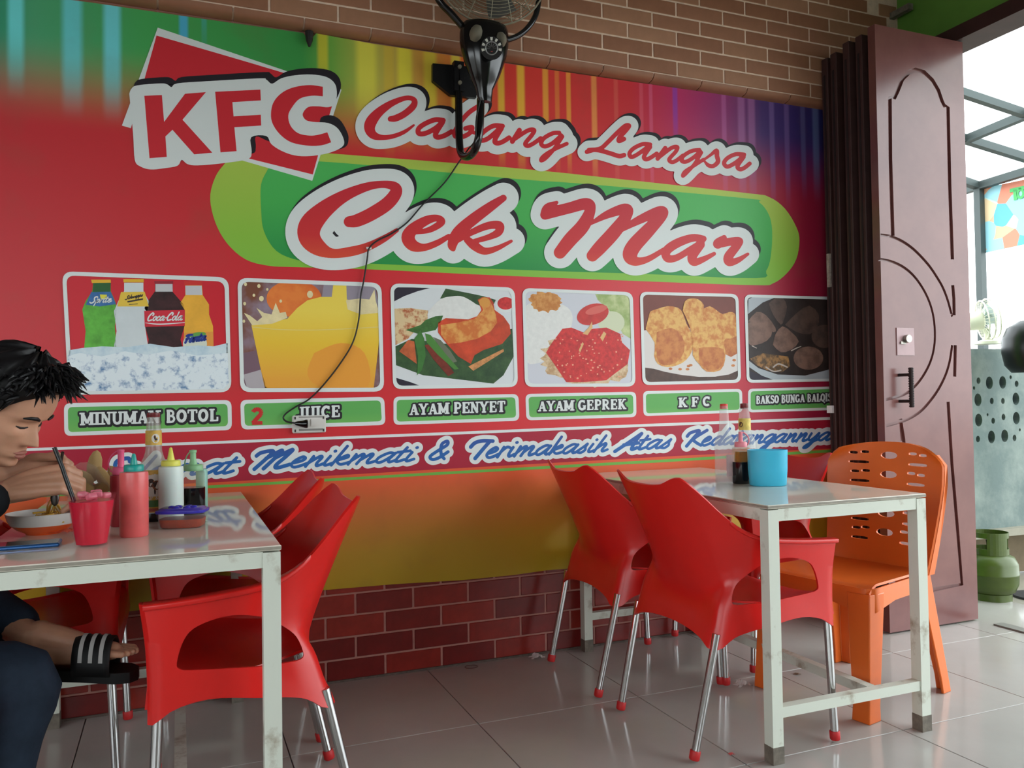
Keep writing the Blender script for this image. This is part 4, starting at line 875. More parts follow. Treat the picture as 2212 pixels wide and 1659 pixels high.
# ================================================================ orange plastic chair
m_op = mat('orange_plastic', (222, 104, 36), .34, spec=.5, var=.06, vscale=6, bump=.03, bscale=90)
def make_orange():
    fx, fy = -.978, -.208
    e = empty('orange_chair', (2.264, -.868, 0), math.atan2(fy, fx), 'orange plastic chair with slotted back at the right table end', 'chair')
    # local: +x forward, y left
    st = MB()
    def seat(a, b):
        v = b*2-1; u = -.20+.415*a; hw = .185+.03*a
        z = .432+.008*abs(v)**4-.010*math.sin(math.pi*a)*(1-v*v)
        if a > .88: z -= (a-.88)**2*1.8
        return (u, v*hw, z)
    st.grid(seat, 18, 14)
    so = st.build('seat', m_op, e, smooth=60); md = so.modifiers.new('s', 'SOLIDIFY'); md.thickness = .008; bake(so); so.data.shade_smooth(); so.data.set_sharp_from_angle(angle=math.radians(50))
    sk = MB()                                          # skirt round the seat with leg arches
    def ring(a): 
        # rounded rectangle path
        pts = [(.215, -.20), (.222, -.05), (.222, .05), (.215, .20), (.19, .222), (0, .205), (-.17, .19), (-.205, .17), (-.21, 0), (-.205, -.17), (-.17, -.19), (0, -.205), (.19, -.222)]
        n = len(pts); f = a*n; i = int(f) % n; t = f-int(f); p, q = pts[i], pts[(i+1) % n]; return (p[0]+(q[0]-p[0])*t, p[1]+(q[1]-p[1])*t)
    def skirt(a, b):
        x, y = ring(a); d = .07
        edge = min(abs(abs(x)-.20)+abs(abs(y)-.19), .16)/.16
        z = .428-b*(.085-.03*edge)
        return (x*(1+.02*b), y*(1+.02*b), z)
    sk.grid(skirt, 78, 3)
    ko = sk.build('seat_apron', m_op, e, smooth=60); md = ko.modifiers.new('s', 'SOLIDIFY'); md.thickness = .006; bake(ko); ko.data.shade_smooth(); ko.data.set_sharp_from_angle(angle=math.radians(50))
    # legs: L-section, flaring to the foot
    def leg(top, foot, w0, w1, sx_, sy_):
        l = MB(); n = 8
        for i in range(n+1): pass
        T = Vector(top); B = Vector(foot)
        ringv = []
        for i in range(n+1):
            t = i/n; c = T.lerp(B, t); w = w0+(w1-w0)*t
            if t > .93: w *= 1.12
            sec = [(0, 0), (w, 0), (w, .010), (.012, .012), (.010, w), (0, w)]
            ringv += [(c.x-sx_*q[0], c.y-sy_*q[1], c.z) for q in sec]
        fs = []
        for i in range(n):
            for k in range(6): k2 = (k+1) % 6; fs.append((i*6+k, i*6+k2, i*6+6+k2, i*6+6+k))
        fs += [tuple(range(6)), tuple(n*6+k for k in range(6))]
        l.add(ringv, fs); ob = l.build('leg', m_op, e, smooth=40)
        bv = ob.modifiers.new('b', 'BEVEL'); bv.width = .003; bv.segments = 2; bake(ob)
    leg((.222, .222, .41), (.255, .232, .0), .085, .058, 1, 1); leg((.222, -.222, .41), (.255, -.232, .0), .085, .058, 1, -1)
    leg((-.20, .19, .43), (-.262, .222, .0), .070, .045, -1, 1); leg((-.20, -.19, .43), (-.262, -.222, .0), .070, .045, -1, -1)
    # back: curved panel with flanges, slots cut through
    bk = MB(); NU, NV = 30, 24
    def back(a, b):
        v = a*2-1; hw = .205+.03*min(1, b*1.4)
        if b > .86: hw -= .05*((b-.86)/.14)**2
        z = .425+.462*b-(.028*abs(v)**2.4)*b
        x = -.205-.075*b-.012*math.sin(math.pi*b)+.050*abs(v)**2.6
        return (x, v*hw, z)
    bk.grid(back, NU, NV)
    bo = bk.build('backrest', m_op, e, smooth=60); md = bo.modifiers.new('s', 'SOLIDIFY'); md.thickness = .008; md.offset = 0; bake(bo)
    c = MB()
    def cap(cy, cz, ry, rz_, n=14, pw=2):
        P = []
        for k in range(n):
            t = 2*math.pi*k/n; ca, sa = math.cos(t), math.sin(t); q = (abs(ca)**pw+abs(sa)**pw)**(-1/pw); P.append((cy+ry*ca*q, cz+rz_*sa*q))
        return P
    shapes = []
    for row, z in enumerate((.835, .762, .688, .615, .545)):
        shapes.append(cap(0, z, .034, .014))
        for sg in (-1, 1):
            s_ = 1-.05*row
            shapes += [cap(sg*.098*s_, z+.010, .017, .0055, 10, 4), cap(sg*.142*s_, z+.006, .017, .0055, 10, 4), cap(sg*.120*s_, z-.030, .040*s_, .0055, 12, 5)]
    for P in shapes: c.prism(P, lambda p, k: ((-.42, -.12)[k], p[0], p[1]))
    boolean(bo, [c.mesh('c', m_op)]); bo.data.shade_smooth(); bo.data.set_sharp_from_angle(angle=math.radians(45))
    for sg in (-1, 1):                                  # side flanges running from the back down the rear legs
        f = MB()
        P = []
        for k in range(13):
            b = k/12*.97; q = back(1 if sg > 0 else 0, b); P.append(q)
        prof = [(P[k][0], P[k][2]) for k in range(13)]
        pts = [(x-.004, z) for x, z in prof]+[(x-.040+.02*(i/12), z) for i, (x, z) in reversed(list(enumerate(prof)))]
        n = len(pts); vs = []
        for off in (-.004, .004):
            for i, (x, z) in enumerate(pts):
                k = i if i < 13 else 25-i; vs.append((x, P[k][1]+off, z))
        fs = [tuple(range(n)), tuple(reversed(range(n, 2*n)))]+[(i, i+n, (i+1) % n+n, (i+1) % n) for i in range(n)]
        f.add(vs, fs); f.build('side_flange', m_op, e, smooth=40)
    return e
make_orange()
# ================================================================ things on the tables
TZ = .7502
def base(x, y, hw=0): return fl(x, y-.15*hw, TZ)
def px_lathe(mb, prof, x, yb, P, mi=0, seg=28, dx=0, **k):
    m = mpp(P); return mb.lathe([(max(0, h*m), (yb-y)*m) for h, y in prof], (dx*m, 0, 0), seg, mi, **k)
def glass(name, rgb, rough=.05, alpha=.3, trans=0): return mat(name, rgb, rough, spec=.6, alpha=alpha, trans=trans)
m_glass = glass('clear_glass', (206, 212, 210), .04, .26)
m_clearp = glass('clear_plastic', (222, 226, 226), .15, .22)
def patch(mb, P, r, a0, a1, z0, z1, mi=0, n=10, fn=None):
    "curved label patch on an upright cylinder; angles in degrees from the camera side, positive to the right"
    ca = math.atan2(CAM.y-P.y, CAM.x-P.x)
    def f(a, b):
        t = ca+math.radians(a0+(a1-a0)*a); z = z0+(z1-z0)*b
        rr = r if not callable(r) else r(z)
        return (rr*math.cos(t), rr*math.sin(t), z)
    mb.grid(f, n, 1, mi); return mb
def disc(mb, P, r, ac, zc, ra, rz_, mi=0, n=20):
    ca = math.atan2(CAM.y-P.y, CAM.x-P.x); vs = []
    for k in range(n):
        t = ca+math.radians(ac)+ra/r*math.cos(2*math.pi*k/n); vs.append((r*math.cos(t), r*math.sin(t), zc+rz_*math.sin(2*math.pi*k/n)))
    mb.add(vs, [tuple(range(n))], mi); return mb
# ---- squeeze bottles
def squeeze(x, yb, hw, ytop, m_body, capm, cap_hw, ycap, noz, label, fill=None, loop=None, power=None):
    P = base(x, yb, hw); m = mpp(P)
    e = empty('squeeze_bottle', P, 0, label, 'bottle', 'squeeze bottles on the tables')
    b = MB(); px_lathe(b, [(0, yb), (hw*.93, yb), (hw, yb-3), (hw, ytop+8), (hw*.97, ytop+2), (hw*.72, ytop), (0, ytop)], x, yb, P, power=power)
    b.build('bottle_body', m_body, e, smooth=50)
    if fill:
        fy, fm = fill; f = MB(); px_lathe(f, [(0, yb-.3), (hw*.94, yb-.3), (hw*1.008, yb-3), (hw*1.008, fy), (0, fy)], x, yb, P, power=power); f.build('sauce', fm, e, smooth=50)
    c = MB(); px_lathe(c, [(0, ytop), (cap_hw, ytop), (cap_hw*1.02, ytop-2), (cap_hw, ycap+2), (cap_hw*.9, ycap), (0, ycap)], x, yb, P); co = c.build('cap', capm, e, smooth=50)
    n = MB(); px_lathe(n, noz, x, yb, P); n.build('nozzle', capm, co, smooth=50)
    if loop:
        l = MB(); q = [(d[0]*m*RT_.x, d[0]*m*RT_.y, (yb-d[1])*m) for d in loop]; l.tube([tuple(v) for v in catmull(q, 5)], 1.5*m, 8); l.build('cap_strap', capm, co, smooth=60)
    return e
m_sauce = mat('pink_red_sauce_bottle', (218, 98, 98), .28, spec=.5, var=.08, vscale=20, sss=.2)
m_sauce2 = mat('dark_red_sauce_bottle', (160, 44, 54), .3, spec=.5)
squeeze(290, 1162, 29, 1022, m_sauce, mat('teal_cap', (26, 148, 138), .35), 20, 1008, [(7.5, 1008), (6.5, 1000), (4, 988), (3, 985), (0, 984)], 'pink-red sauce squeeze bottle with teal pointed cap')
squeeze(262, 1139, 22, 1028, m_sauce2, mat('pink_cap', (226, 92, 132), .4), 17, 1012, [(7, 1012), (6.5, 1006), (6.5, 980), (7, 979), (7, 975), (0, 974)], 'dark red sauce bottle with pink looped cap behind the teal-capped one', loop=[(6, 977), (-8, 978), (-22, 990), (-27, 1005), (-22, 1020), (-13, 1027)])
squeeze(370, 1131, 25.5, 1010, mat('milky_plastic', (214, 228, 222), .3, spec=.45, sss=.1), mat('yellow_cap', (224, 220, 92), .4), 19.5, 998, [(8, 998), (6, 988), (3, 972), (0, 970)], 'milky empty-looking squeeze bottle with yellow pointed cap')
squeeze(418, 1113, 24, 1020, mat('amber_clear_plastic', (206, 190, 130), .12, spec=.5, alpha=.12), mat('sage_green_cap', (138, 190, 140), .4), 20, 1007, [(9, 1007), (6.5, 1000), (6, 982), (7.5, 981), (7.5, 976), (0, 975)], 'squeeze bottle half full of black soy sauce with sage green cap', fill=(1056, mat('black_soy', (16, 16, 20), .12, spec=.6)), loop=[(5, 977), (-5, 979), (-14, 990), (-18, 1005), (-14, 1018), (-6, 1021)], power=3)
P = base(446, 1104, 10); m = mpp(P)
e = empty('mint_bottle', P, 0, 'slim mint plastic bottle with white cap half hidden behind the soy squeeze bottle', 'bottle')
b = MB(); px_lathe(b, [(0, 1104), (11, 1104), (12, 1100), (12, 1020), (10, 1014), (0, 1013)], 446, 1104, P, dx=-9); b.build('bottle_body', mat('mint_plastic', (150, 206, 190), .3, alpha=.8), e, smooth=50)
b = MB(); px_lathe(b, [(0, 1013), (9, 1013), (9, 1004), (0, 1003)], 446, 1104, P, dx=-9); b.build('cap', mat('white_cap', (206, 204, 200), .5), e, smooth=50)
# ---- tall sauce bottles
def tall_bottle(x, yb, prof, capspec, label, fills, labels=None, m_g=m_glass, group='tall glass sauce bottles'):
    hw = prof[1][0]; P = base(x, yb, hw); m = mpp(P)
    e = empty('sauce_bottle', P, 0, label, 'bottle', group)
    b = MB(); px_lathe(b, prof, x, yb, P, seg=32); b.build('glass', m_g, e, smooth=60)
    for pf, fm in fills:
        f = MB(); px_lathe(f, pf, x, yb, P, seg=32); f.build('sauce', fm, e, smooth=60)
    chw, y0, y1, cm = capspec; c = MB(); px_lathe(c, [(0, y0), (chw*.9, y0), (chw, y0-2), (chw*.95, y1+1), (0, y1)], x, yb, P); c.build('cap', cm, e, smooth=50)
    if labels: labels(e, P, m)
    return e
m_ylab = mat('yellow_label', (206, 166, 72), .5, var=.15, vscale=60); m_paper = mat('white_label', (214, 210, 200), .5); m_mar = mat('maroon_cap', (110, 30, 34), .4)
def soy_label(e, P, m):
    yb = 1128; Z = lambda y: (yb-y)*m
    r = 28.4*m
    l = MB(); patch(l, P, r, -75, 75, Z(1108), Z(1018)); lo = l.build('label', m_ylab, e, smooth=60)
    l = MB(); patch(l, P, r+.0004, -75, 75, Z(1074), Z(1028)); disc(l, P, r+.0004, 4, Z(1048), 19*m, 22*m); l.build('label_field', m_paper, lo)
    q = MB(); m2 = r+.0008
    disc(q, P, m2, -12, Z(1045), 8*m, 9*m); disc(q, P, m2, 10, Z(1050), 9*m, 10*m); disc(q, P, m2, 24, Z(1042), 4*m, 8*m); disc(q, P, m2, 4, Z(1062), 2*m, 8*m); q.build('rooster_print', mat('rooster_ink', (54, 36, 30), .5, rgb2=(150, 84, 50), thresh=(.5, .6), vscale=120), lo)
    q = MB(); patch(q, P, m2, -75, 75, Z(1096), Z(1082)); q.build('label_band', mat('label_green', (70, 124, 70), .5), lo)
    q = MB(); patch(q, P, m2, -75, 75, Z(1106), Z(1099)); q.build('label_band', mat('label_brick', (170, 90, 76), .5), lo)
    # C A P & N lettering on the curved label
    ca = math.atan2(CAM.y-P.y, CAM.x-P.x); t = MB()
    def L(txt, a0, a1, yb_, h, mm):
        tot = sum(SG2(c)[0] for c in txt); cur = 0
        for c in txt:
            a, sts = SG2(c)
            for pts, w in sts:
                for i in range(len(pts)-1):
                    A = np.array(pts[i]); B = np.array(pts[i+1]); d = B-A; d = d/np.hypot(*d); n_ = np.array((-d[1], d[0]))*w*.45
                    vs = []
                    for q_ in (A+n_, B+n_, B-n_, A-n_):
                        tt = ca+math.radians(a0+(a1-a0)*(cur+q_[0])/tot); vs.append(((m2+.0004)*math.cos(tt), (m2+.0004)*math.sin(tt), Z(yb_)+q_[1]*h*m))
                    t.add(vs, [(0, 1, 2, 3)])
            cur += a
    L('CAP & N', -46, 40, 1081, 9, m); t.build('lettering', m_paper, lo)
    n = MB(); patch(n, P, lambda z: (16.8 if z < Z(950) else 16.2)*m, -180, 180, Z(965), Z(934), n=28); no = n.build('neck_label', m_ylab, e, smooth=60)
    n = MB(); disc(n, P, 17.2*m, 14, Z(951), 8.5*m, 10*m); n.build('label_disc', m_paper, no)
    n = MB(); disc(n, P, 17.5*m, 8, Z(948), 2.2*m, 4.5*m, n=7); disc(n, P, 17.5*m, 16, Z(953), 3.4*m, 2.6*m, n=7); n.build('rooster_print', mat('rooster_ink', (54, 36, 30), .5), no)
def SG2(c):
    if c == '&': return (.9, [([(.75, .1), (.2, .75), (.4, .95), (.55, .75), (.15, .3), (.35, .05), (.75, .45)], .16)])
    return SG[c]
black = mat('black_soy', (16, 16, 20), .12, spec=.6)
tall_bottle(333, 1128, [(0, 1128), (27, 1128), (28, 1124), (28, 1015), (26, 1004), (20, 990), (17, 978), (16, 966), (15, 934), (13, 910), (13, 900), (0, 899)], (13.5, 906, 895, m_mar), 'tall soy sauce bottle with rooster label on the left table',
            [([(0, 1127.7), (27.1, 1127.7), (28.2, 1124), (28.2, 1110), (0, 1110)], black)], soy_label, glass('smoky_glass', (176, 170, 160), .05, .45))
tall_bottle(1567, 1046, [(0, 1046), (20.5, 1046), (21.5, 1043), (21.5, 962), (20, 953), (15, 944), (11.5, 934), (10.5, 920), (9.5, 890), (8.5, 880), (0, 879)], (8.6, 886, 875, mat('red_cap', (206, 50, 40), .4)), 'clear nearly empty glass bottle with red cap on the right table',
            [([(0, 1044), (19.8, 1044), (19.8, 1028), (0, 1028)], glass('pale_vinegar', (210, 200, 196), .05, .35))],
            lambda e, P, m: patch(MB(), P, 21.8*m, 8, 62, 16*m, 62*m).build('label', mat('faded_label', (196, 168, 168), .6, var=.12, vscale=40), e, smooth=60))
tall_bottle(1611, 1041, [(0, 1041), (22, 1041), (23, 1038), (23, 960), (21, 950), (15, 942), (12.5, 934), (12, 905), (9.5, 884), (0, 883)], (8.8, 886, 874, m_mar), 'soy sauce bottle with maroon cap and yellow neck label on the right table',
            [([(0, 1040.7), (22.1, 1040.7), (23.2, 1038), (23.2, 978), (0, 978)], black)],
            lambda e, P, m: [patch(MB(), P, lambda z: 12.9*m, -180, 180, (1041-932)*m, (1041-907)*m, n=24).build('neck_label', mat('pale_yellow_label', (214, 190, 96), .5, var=.15, vscale=60), e, smooth=60), disc(MB(), P, 13.2*m, -38, (1041-920)*m, 5*m, 6*m).build('label_emblem', mat('rooster_ink', (54, 36, 30), .5), e)])
squeeze(1602, 1047, 17, 968, mat('amber_plastic', (186, 128, 50), .12, spec=.5, alpha=.3), mat('soft_pink_cap', (222, 130, 142), .4), 13, 957, [(5, 957), (4.5, 950), (4, 938), (4.5, 937), (4, 935), (0, 935)], 'amber squeeze bottle of black sauce with soft pink cap, on the right table', fill=(1000, black), loop=[(2, 937), (8, 938), (16, 946), (18, 956), (14, 964), (8, 966)], power=3)
# blue oval cup
P = base(1667, 1051, 10) + Vector((0, .02, 0)); m = mpp(P)
e = empty('oval_cup', P, math.atan2(RT_.y, RT_.x), 'sky blue oval plastic cup on the right table', 'cup')
b = MB(); pr_ = [(0, 0), (.036, 0), (.0385, .003), (.041, .06), (.042, .082*1.6), (.040, .082*1.6), (.039, .06), (.036, .006), (0, .005)]
hgt = (1049-972)*m
b.lathe([(r*1.0, z/(.082*1.6)*hgt) for r, z in pr_], (0, 0, 0), 44, 0, sx=41.5*m/.042, sy=.72*41.5*m/.042, power=2.7); b.build('cup_body', mat('sky_blue_plastic', (64, 178, 212), .35, spec=.45, sss=.1, var=.03), e, smooth=50)
# ---- bowl of noodles
P = base(95, 1157, 36); m = mpp(P); yb = 1153
e = empty('noodle_bowl', P, 0, 'white bowl with orange base holding yellow noodles before the diner', 'bowl')
b = MB(); px_lathe(b, [(0, yb), (34, yb), (36, yb-3), (52, yb-11), (63, yb-21), (61, yb-22), (50, yb-13), (0, yb-5)], 95, yb, P, seg=44); b.build('bowl_base', mat('orange_melamine', (232, 96, 40), .3), e, smooth=50)
b = MB(); px_lathe(b, [(63, yb-21), (69, yb-31), (73, yb-45), (71.5, yb-46), (67, yb-32), (60, yb-22), (50, yb-14), (0, yb-8)], 95, yb, P, seg=44); b.build('bowl_wall', mat('white_melamine', (214, 210, 206), .25), e, smooth=50)
nd = MB(); rnd = random.Random(4)
for k in range(46):
    a = rnd.uniform(0, 6.28); r0 = rnd.uniform(0, 40)*m; c = Vector((r0*math.cos(a), r0*math.sin(a), (24+rnd.uniform(0, 16)*(1-r0/(45*m)))*m+.004))
    pts = [c+Vector((rnd.uniform(-1, 1)*22*m, rnd.uniform(-1, 1)*22*m, rnd.uniform(-.2, .6)*9*m)) for _ in range(4)]
    nd.tube([tuple(v) for v in catmull(pts, 4)], 1.7*m, 6)
nd.build('noodles', mat('yellow_noodle', (222, 180, 80), .4, var=.2, vscale=30), e, smooth=60, kind='stuff')
# ---- red iced drink
P = base(198, 1182, 33); m = mpp(P); yb = 1179
e = empty('iced_drink', P, 0, 'clear plastic cup of red iced drink with a black straw', 'drink')
b = MB(); px_lathe(b, [(0, yb), (32, yb), (33.5, yb-3), (35, yb-14), (36, yb-16), (37.5, yb-30), (46, yb-95), (47, yb-104), (50, yb-106), (50, yb-109), (47, yb-108), (44.5, yb-94), (36, yb-30), (31, yb-4), (0, yb-3)], 198, yb, P, seg=44); b.build('cup', glass('pinkish_clear_cup', (226, 90, 110), .08, .08), e, smooth=50)
b = MB(); px_lathe(b, [(0, yb-4), (30, yb-4), (34, yb-28), (43.5, yb-90), (44, yb-96), (0, yb-96)], 198, yb, P, seg=44); b.build('drink', mat('red_syrup', (196, 14, 44), .12, spec=.5), e, smooth=50)
for k in range(8):
    rnd = random.Random(k); a = k*.8; r0 = 26*m
    q = MB(); q.box((r0*math.cos(a)*rnd.uniform(.3, 1.2), r0*math.sin(a)*rnd.uniform(.3, 1.2), (100+rnd.uniform(0, 14))*m), (20*m, 17*m, 13*m), 0, Matrix.Rotation(rnd.uniform(0, 3), 3, 'Z') @ Matrix.Rotation(rnd.uniform(-.5, .5), 3, 'X'))
    io = q.build('ice', mat('pink_ice', (226, 120, 140), .1, spec=.6, alpha=.6), e); bv = io.modifiers.new('b', 'BEVEL'); bv.width = 4*m; bv.segments = 3; bake(io); io.data.shade_smooth()
s_ = MB(); d0 = RT_*m; s_.tube([tuple(d0*(-38)+Vector((0, 0, 95*m))), tuple(d0*(-58)+Vector((0, 0, 152*m))), tuple(d0*(-62)+Vector((0, 0, 165*m))), tuple(d0*(-80)+Vector((0, 0, 210*m)))], 4.6*m, 10); s_.build('straw', mat('black_straw', (22, 22, 24), .3), e, smooth=60)
# ---- sambal tub
P = base(395, 1146, 40) + Vector((0, .02, 0)); m = mpp(P)
e = empty('sambal_tub', P, math.atan2(RT_.y, RT_.x)+.12, 'clear food tub of orange chilli paste with blue lid', 'tub')
b = MB(); b.lathe([(0, 0), (42*m, 0), (45*m, 3*m), (50*m, 32*m), (48*m, 32*m), (0, 30*m)], (0, 0, 0), 40, 0, sx=.98, sy=.72, power=4.5); b.build('tub_body', glass('tub_plastic', (206, 190, 210), .12, .07), e, smooth=50)
b = MB(); b.lathe([(0, 1*m), (40.5*m, 1*m), (43.5*m, 4*m), (46*m, 19*m), (0, 19*m)], (0, 0, 0), 40, 0, sx=.98, sy=.72, power=4.5); b.build('chilli_paste', mat('chilli_orange', (156, 62, 22), .35, var=.2, vscale=60, bump=.3, bscale=160), e, smooth=50)
b = MB(); b.lathe([(0, 32*m), (52*m, 32*m), (53*m, 34*m), (53*m, 38*m), (48*m, 39*m), (44*m, 42*m), (0, 41*m)], (0, 0, 0), 40, 0, sx=.98, sy=.72, power=4.5)
lo = b.build('lid', mat('royal_blue_lid', (54, 50, 176), .22, spec=.6), e, smooth=50)
q = MB()
for k in range(6): a = k*math.pi/3; q.lathe([(0, 41*m), (9*m, 41*m), (6*m, 45*m), (0, 46*m)], (16*m*math.cos(a)*1.4, 12*m*math.sin(a), 0), 12)
q.build('lid_emboss', mat('royal_blue_lid', (54, 50, 176), .22, spec=.6), lo, smooth=50)
# ---- bag of crackers
P = base(205, 1100, 0); P = Vector((-.235, -.70, TZ)); m = mpp(P)
m_crk = mat('fried_cracker', (204, 170, 112), .5, var=.15, vscale=30, bump=.5, bscale=90)
def at_m(x, y): q = on(1, P.y, x, y); return q-P
CL = ['broad tan cracker lying at the left of the clear bag', 'tall upright tan cracker rising highest in the clear bag', 'slim leaning tan cracker right of the tall one in the bag', 'low flat tan cracker at the front of the clear bag', 'rightmost leaning tan cracker in the clear bag by the pink cap', 'wide low tan cracker in front of the tall one', 'small tan cracker at the bottom left of the bag, behind the straw']
for k, (x, y, rx_, rz_, tilt, dy) in enumerate([(178, 1034, 28, 19, 25, -.016), (203, 1008, 16, 36, 10, .012), (224, 1034, 14, 30, -25, -.005), (186, 1054, 22, 15, 8, -.036), (246, 1032, 13, 27, -20, .020), (216, 1056, 22, 15, -10, -.034), (166, 1060, 17, 14, 0, .014)]):
    c = P+at_m(x, y)+Vector((0, dy, 0))
    q = MB(); q.lathe([(0, -1), (.55, -.84), (.85, -.5), (1, 0), (.88, .48), (.5, .86), (0, 1)], (0, 0, 0), 16)
    o = q.build('cracker', m_crk, None, smooth=80, label=CL[k], cat='cracker', group='crackers in the bag')
    o.matrix_world = Matrix.Translation(c) @ Matrix.Rotation(YAW*-1, 4, 'Z') @ Matrix.Rotation(math.radians(tilt), 4, 'Y') @ Matrix.Diagonal((rx_*m, .013, rz_*m, 1))
bg_ = MB(); rnd = random.Random(11)
def bagf(a, b):
    t = 2*math.pi*a; h = [(0, .02), (.12, .92), (.3, 1.0), (.5, 1), (.7, .85), (.86, .55), (1, .12)]
    r = lerp_curve([(hh, rr, 0, 0) for hh, rr in h], b)[0]*(1+.10*math.sin(5*t+9*b)+.05*math.sin(11*t-6*b))
    return (r*62*m*math.cos(t), r*.055*math.sin(t), (134*b)*m)
bg_.grid(bagf, 40, 14); o = bg_.build('cracker_bag', mat('crinkly_clear_film', (236, 232, 220), .12, spec=.7, alpha=.15), None, smooth=35, label='crinkled clear plastic bag of tan crackers by the drink', cat='bag'); o.location = P
# ---- phone
P0 = fl(128, 1181, TZ); 
e = empty('smartphone', (P0.x-.080, P0.y+.036, TZ), math.radians(2), 'blue smartphone lying face up on the left table', 'phone')
bm = bevel_box((.158, .074, .0088), .003); me = bpy.data.meshes.new('phone_case'); bm.to_mesh(me); bm.free(); me.materials.append(mat('blue_phone', (44, 92, 150), .25, metal=.4)); o = link('phone_case', me, e); o.location = (0, 0, .0044)
MB().box((0, 0, .0091), (.150, .067, .0006)).build('screen', mat('black_screen', (10, 10, 14), .04, spec=.6), e)
# ---- orange wrapper by the bowl
w = MB(); rnd = random.Random(9); P = fl(138, 1152, TZ)
w.grid(lambda a, b: ((a-.5)*.075, (b-.5)*.05, .003+.012*abs(math.sin(7*a+3*b))*(1-abs(2*b-1))+.004*rnd.random()), 14, 8)
o = w.build('wrapper', mat('orange_film', (206, 84, 52), .3, alpha=.7), None, smooth=30, label='crumpled translucent orange wrapper beside the noodle bowl', cat='wrapper'); o.location = P+Vector((0, .005, 0))
# ================================================================ wall fan
m_blk = mat('black_gloss_plastic', (14, 14, 16), .14, spec=.6)
m_blk2 = mat('dusty_black_steel', (20, 20, 22), .4, spec=.4, rgb2=(84, 80, 70), thresh=(.62, .8), vscale=18)
m_dust = mat('dust_grey', (122, 116, 100), .8, var=.2, vscale=30)
FY = -.2
e = empty('wall_fan', (1.06, -.012, 2.38), 0, 'black wall fan with curved tube arm above the lettering', 'fan')
O = Vector(e.location)
def L3(v): return tuple(Vector(v)-O)
b = MB(); b.prism([wl(*p, -.03) for p in [(934, 138), (1000, 143), (1028, 150), (1028, 212), (972, 206), (934, 175)]], lambda p, k: L3((p.x, -.016-.02*k, p.z))); b.build('wall_plate', m_blk2, e)
b = MB(); b.box(L3((1.07, -.042, 2.39)), (.042, .03, .12))
b.build('clamp', m_blk2, e)
bolts = MB()
for z in (2.425, 2.36): bolts.tube([L3((1.07, -.056, z)), L3((1.07, -.066, z))], .008, 8)
bolts.build('clamp_bolt', m_dust, e)
b = MB(); path = catmull([(1.07, -.042, 2.44), (1.07, -.042, 2.30), (1.07, -.042, 2.14), (1.073, -.055, 2.075), (1.081, -.10, 2.047), (1.088, -.155, 2.048), (1.094, -.192, 2.078), (1.102, FY, 2.14), (1.108, FY, 2.25)], 6)
b.tube([L3(p) for p in path], .0155, 16); b.build('tube_arm', m_blk, e, smooth=60)
b = MB(); rows = [(1022, 520, 645), (985, 505, 648), (900, 488, 655), (820, 450, 695), (750, 420, 725), (660, 385, 755), (560, 355, 785), (450, 334, 802), (360, 334, 804), (300, 345, 800), (262, 372, 785), (245, 420, 740)]
vs = []; seg = 22
for i, (y, x0, x1) in enumerate(rows):
    A = wl(920+x0/4.608, y/4.608, FY); B = wl(920+x1/4.608, y/4.608, FY); c = (A+B)/2; hw = (B-A).length/2
    dp = hw*(.62 if i < 9 else .55)
    for k in range(seg):
        t = 2*math.pi*k/seg; vs.append(L3((c.x+hw*math.cos(t), c.y+dp*math.sin(t)-.01, c.z)))
fs = []
for i in range(len(rows)-1):
    for k in range(seg): k2 = (k+1) % seg; fs.append((i*seg+k, i*seg+k2, (i+1)*seg+k2, (i+1)*seg+k))
fs += [tuple(range(seg)), tuple((len(rows)-1)*seg+k for k in range(seg))]
b.add(vs, fs); b.build('motor_stand_body', m_blk, e, smooth=60)
# dusty lobes on the shoulders
for x, y, rx_, rz_ in ((492, 340, 62, 92), (735, 400, 56, 78)):
    c = wl(920+x/4.608, y/4.608, FY-.05); k = mpp(c)/4.608
    q = MB(); q.lathe([(0, -1), (.6, -.8), (.95, -.35), (1, 0), (.9, .45), (.55, .85), (0, 1)], (0, 0, 0), 18); o = q.build('dusty_cover', m_dust, e, smooth=80)
    o.matrix_parent_inverse = Matrix(); o.location = L3(c); o.scale = (rx_*k, .045, rz_*k); o.rotation_euler = (.25, .25 if x < 600 else -.2, 0)
# control dial with its ring of marks
c = wl(1062, 104, FY-.108); k = mpp(c); nrm = (CAM-c).normalized(); ax = nrm.cross(Vector((0, 0, 1))).normalized(); ay = ax.cross(nrm)
if ay.z < 0: ay = -ay
def DP(a, r, h=0): return L3(c+(ax*math.cos(a)+ay*math.sin(a))*r*k+nrm*h)
q = MB(); q.add([DP(2*math.pi*i/24, 24) for i in range(24)]+[DP(2*math.pi*i/24, 24, -.03) for i in range(24)], [tuple(range(24))]+[(i, (i+1) % 24, 24+(i+1) % 24, 24+i) for i in range(24)]); do = q.build('dial_plate', m_blk, e, smooth=40)
q = MB()
for i in range(7):
    a = math.radians(-10+200*i/6); q.add([DP(a-.13, 15.5, .001), DP(a+.13, 15.5, .001), DP(a+.13, 22, .001), DP(a-.13, 22, .001)], [(0, 1, 2, 3)])
q.build('dial_marks', mat('dial_white', (206, 206, 196), .5), do)
q = MB(); rr = [DP(2*math.pi*i/28, 13, .003) for i in range(28)]; q.tube(rr+[rr[0]], 1.3*k, 6); q.build('dial_ring', mat('dial_silver', (170, 172, 172), .3, metal=.6), do, smooth=60)
q = MB()
for i in range(7): a = math.radians(180*i/6); q.add([DP(a-.08, 3, .002), DP(a+.08, 3, .002), DP(a+.04, 11, .002), DP(a-.04, 11, .002)], [(0, 1, 2, 3)])
q.build('dial_star', mat('dial_grey', (120, 120, 118), .5), do)
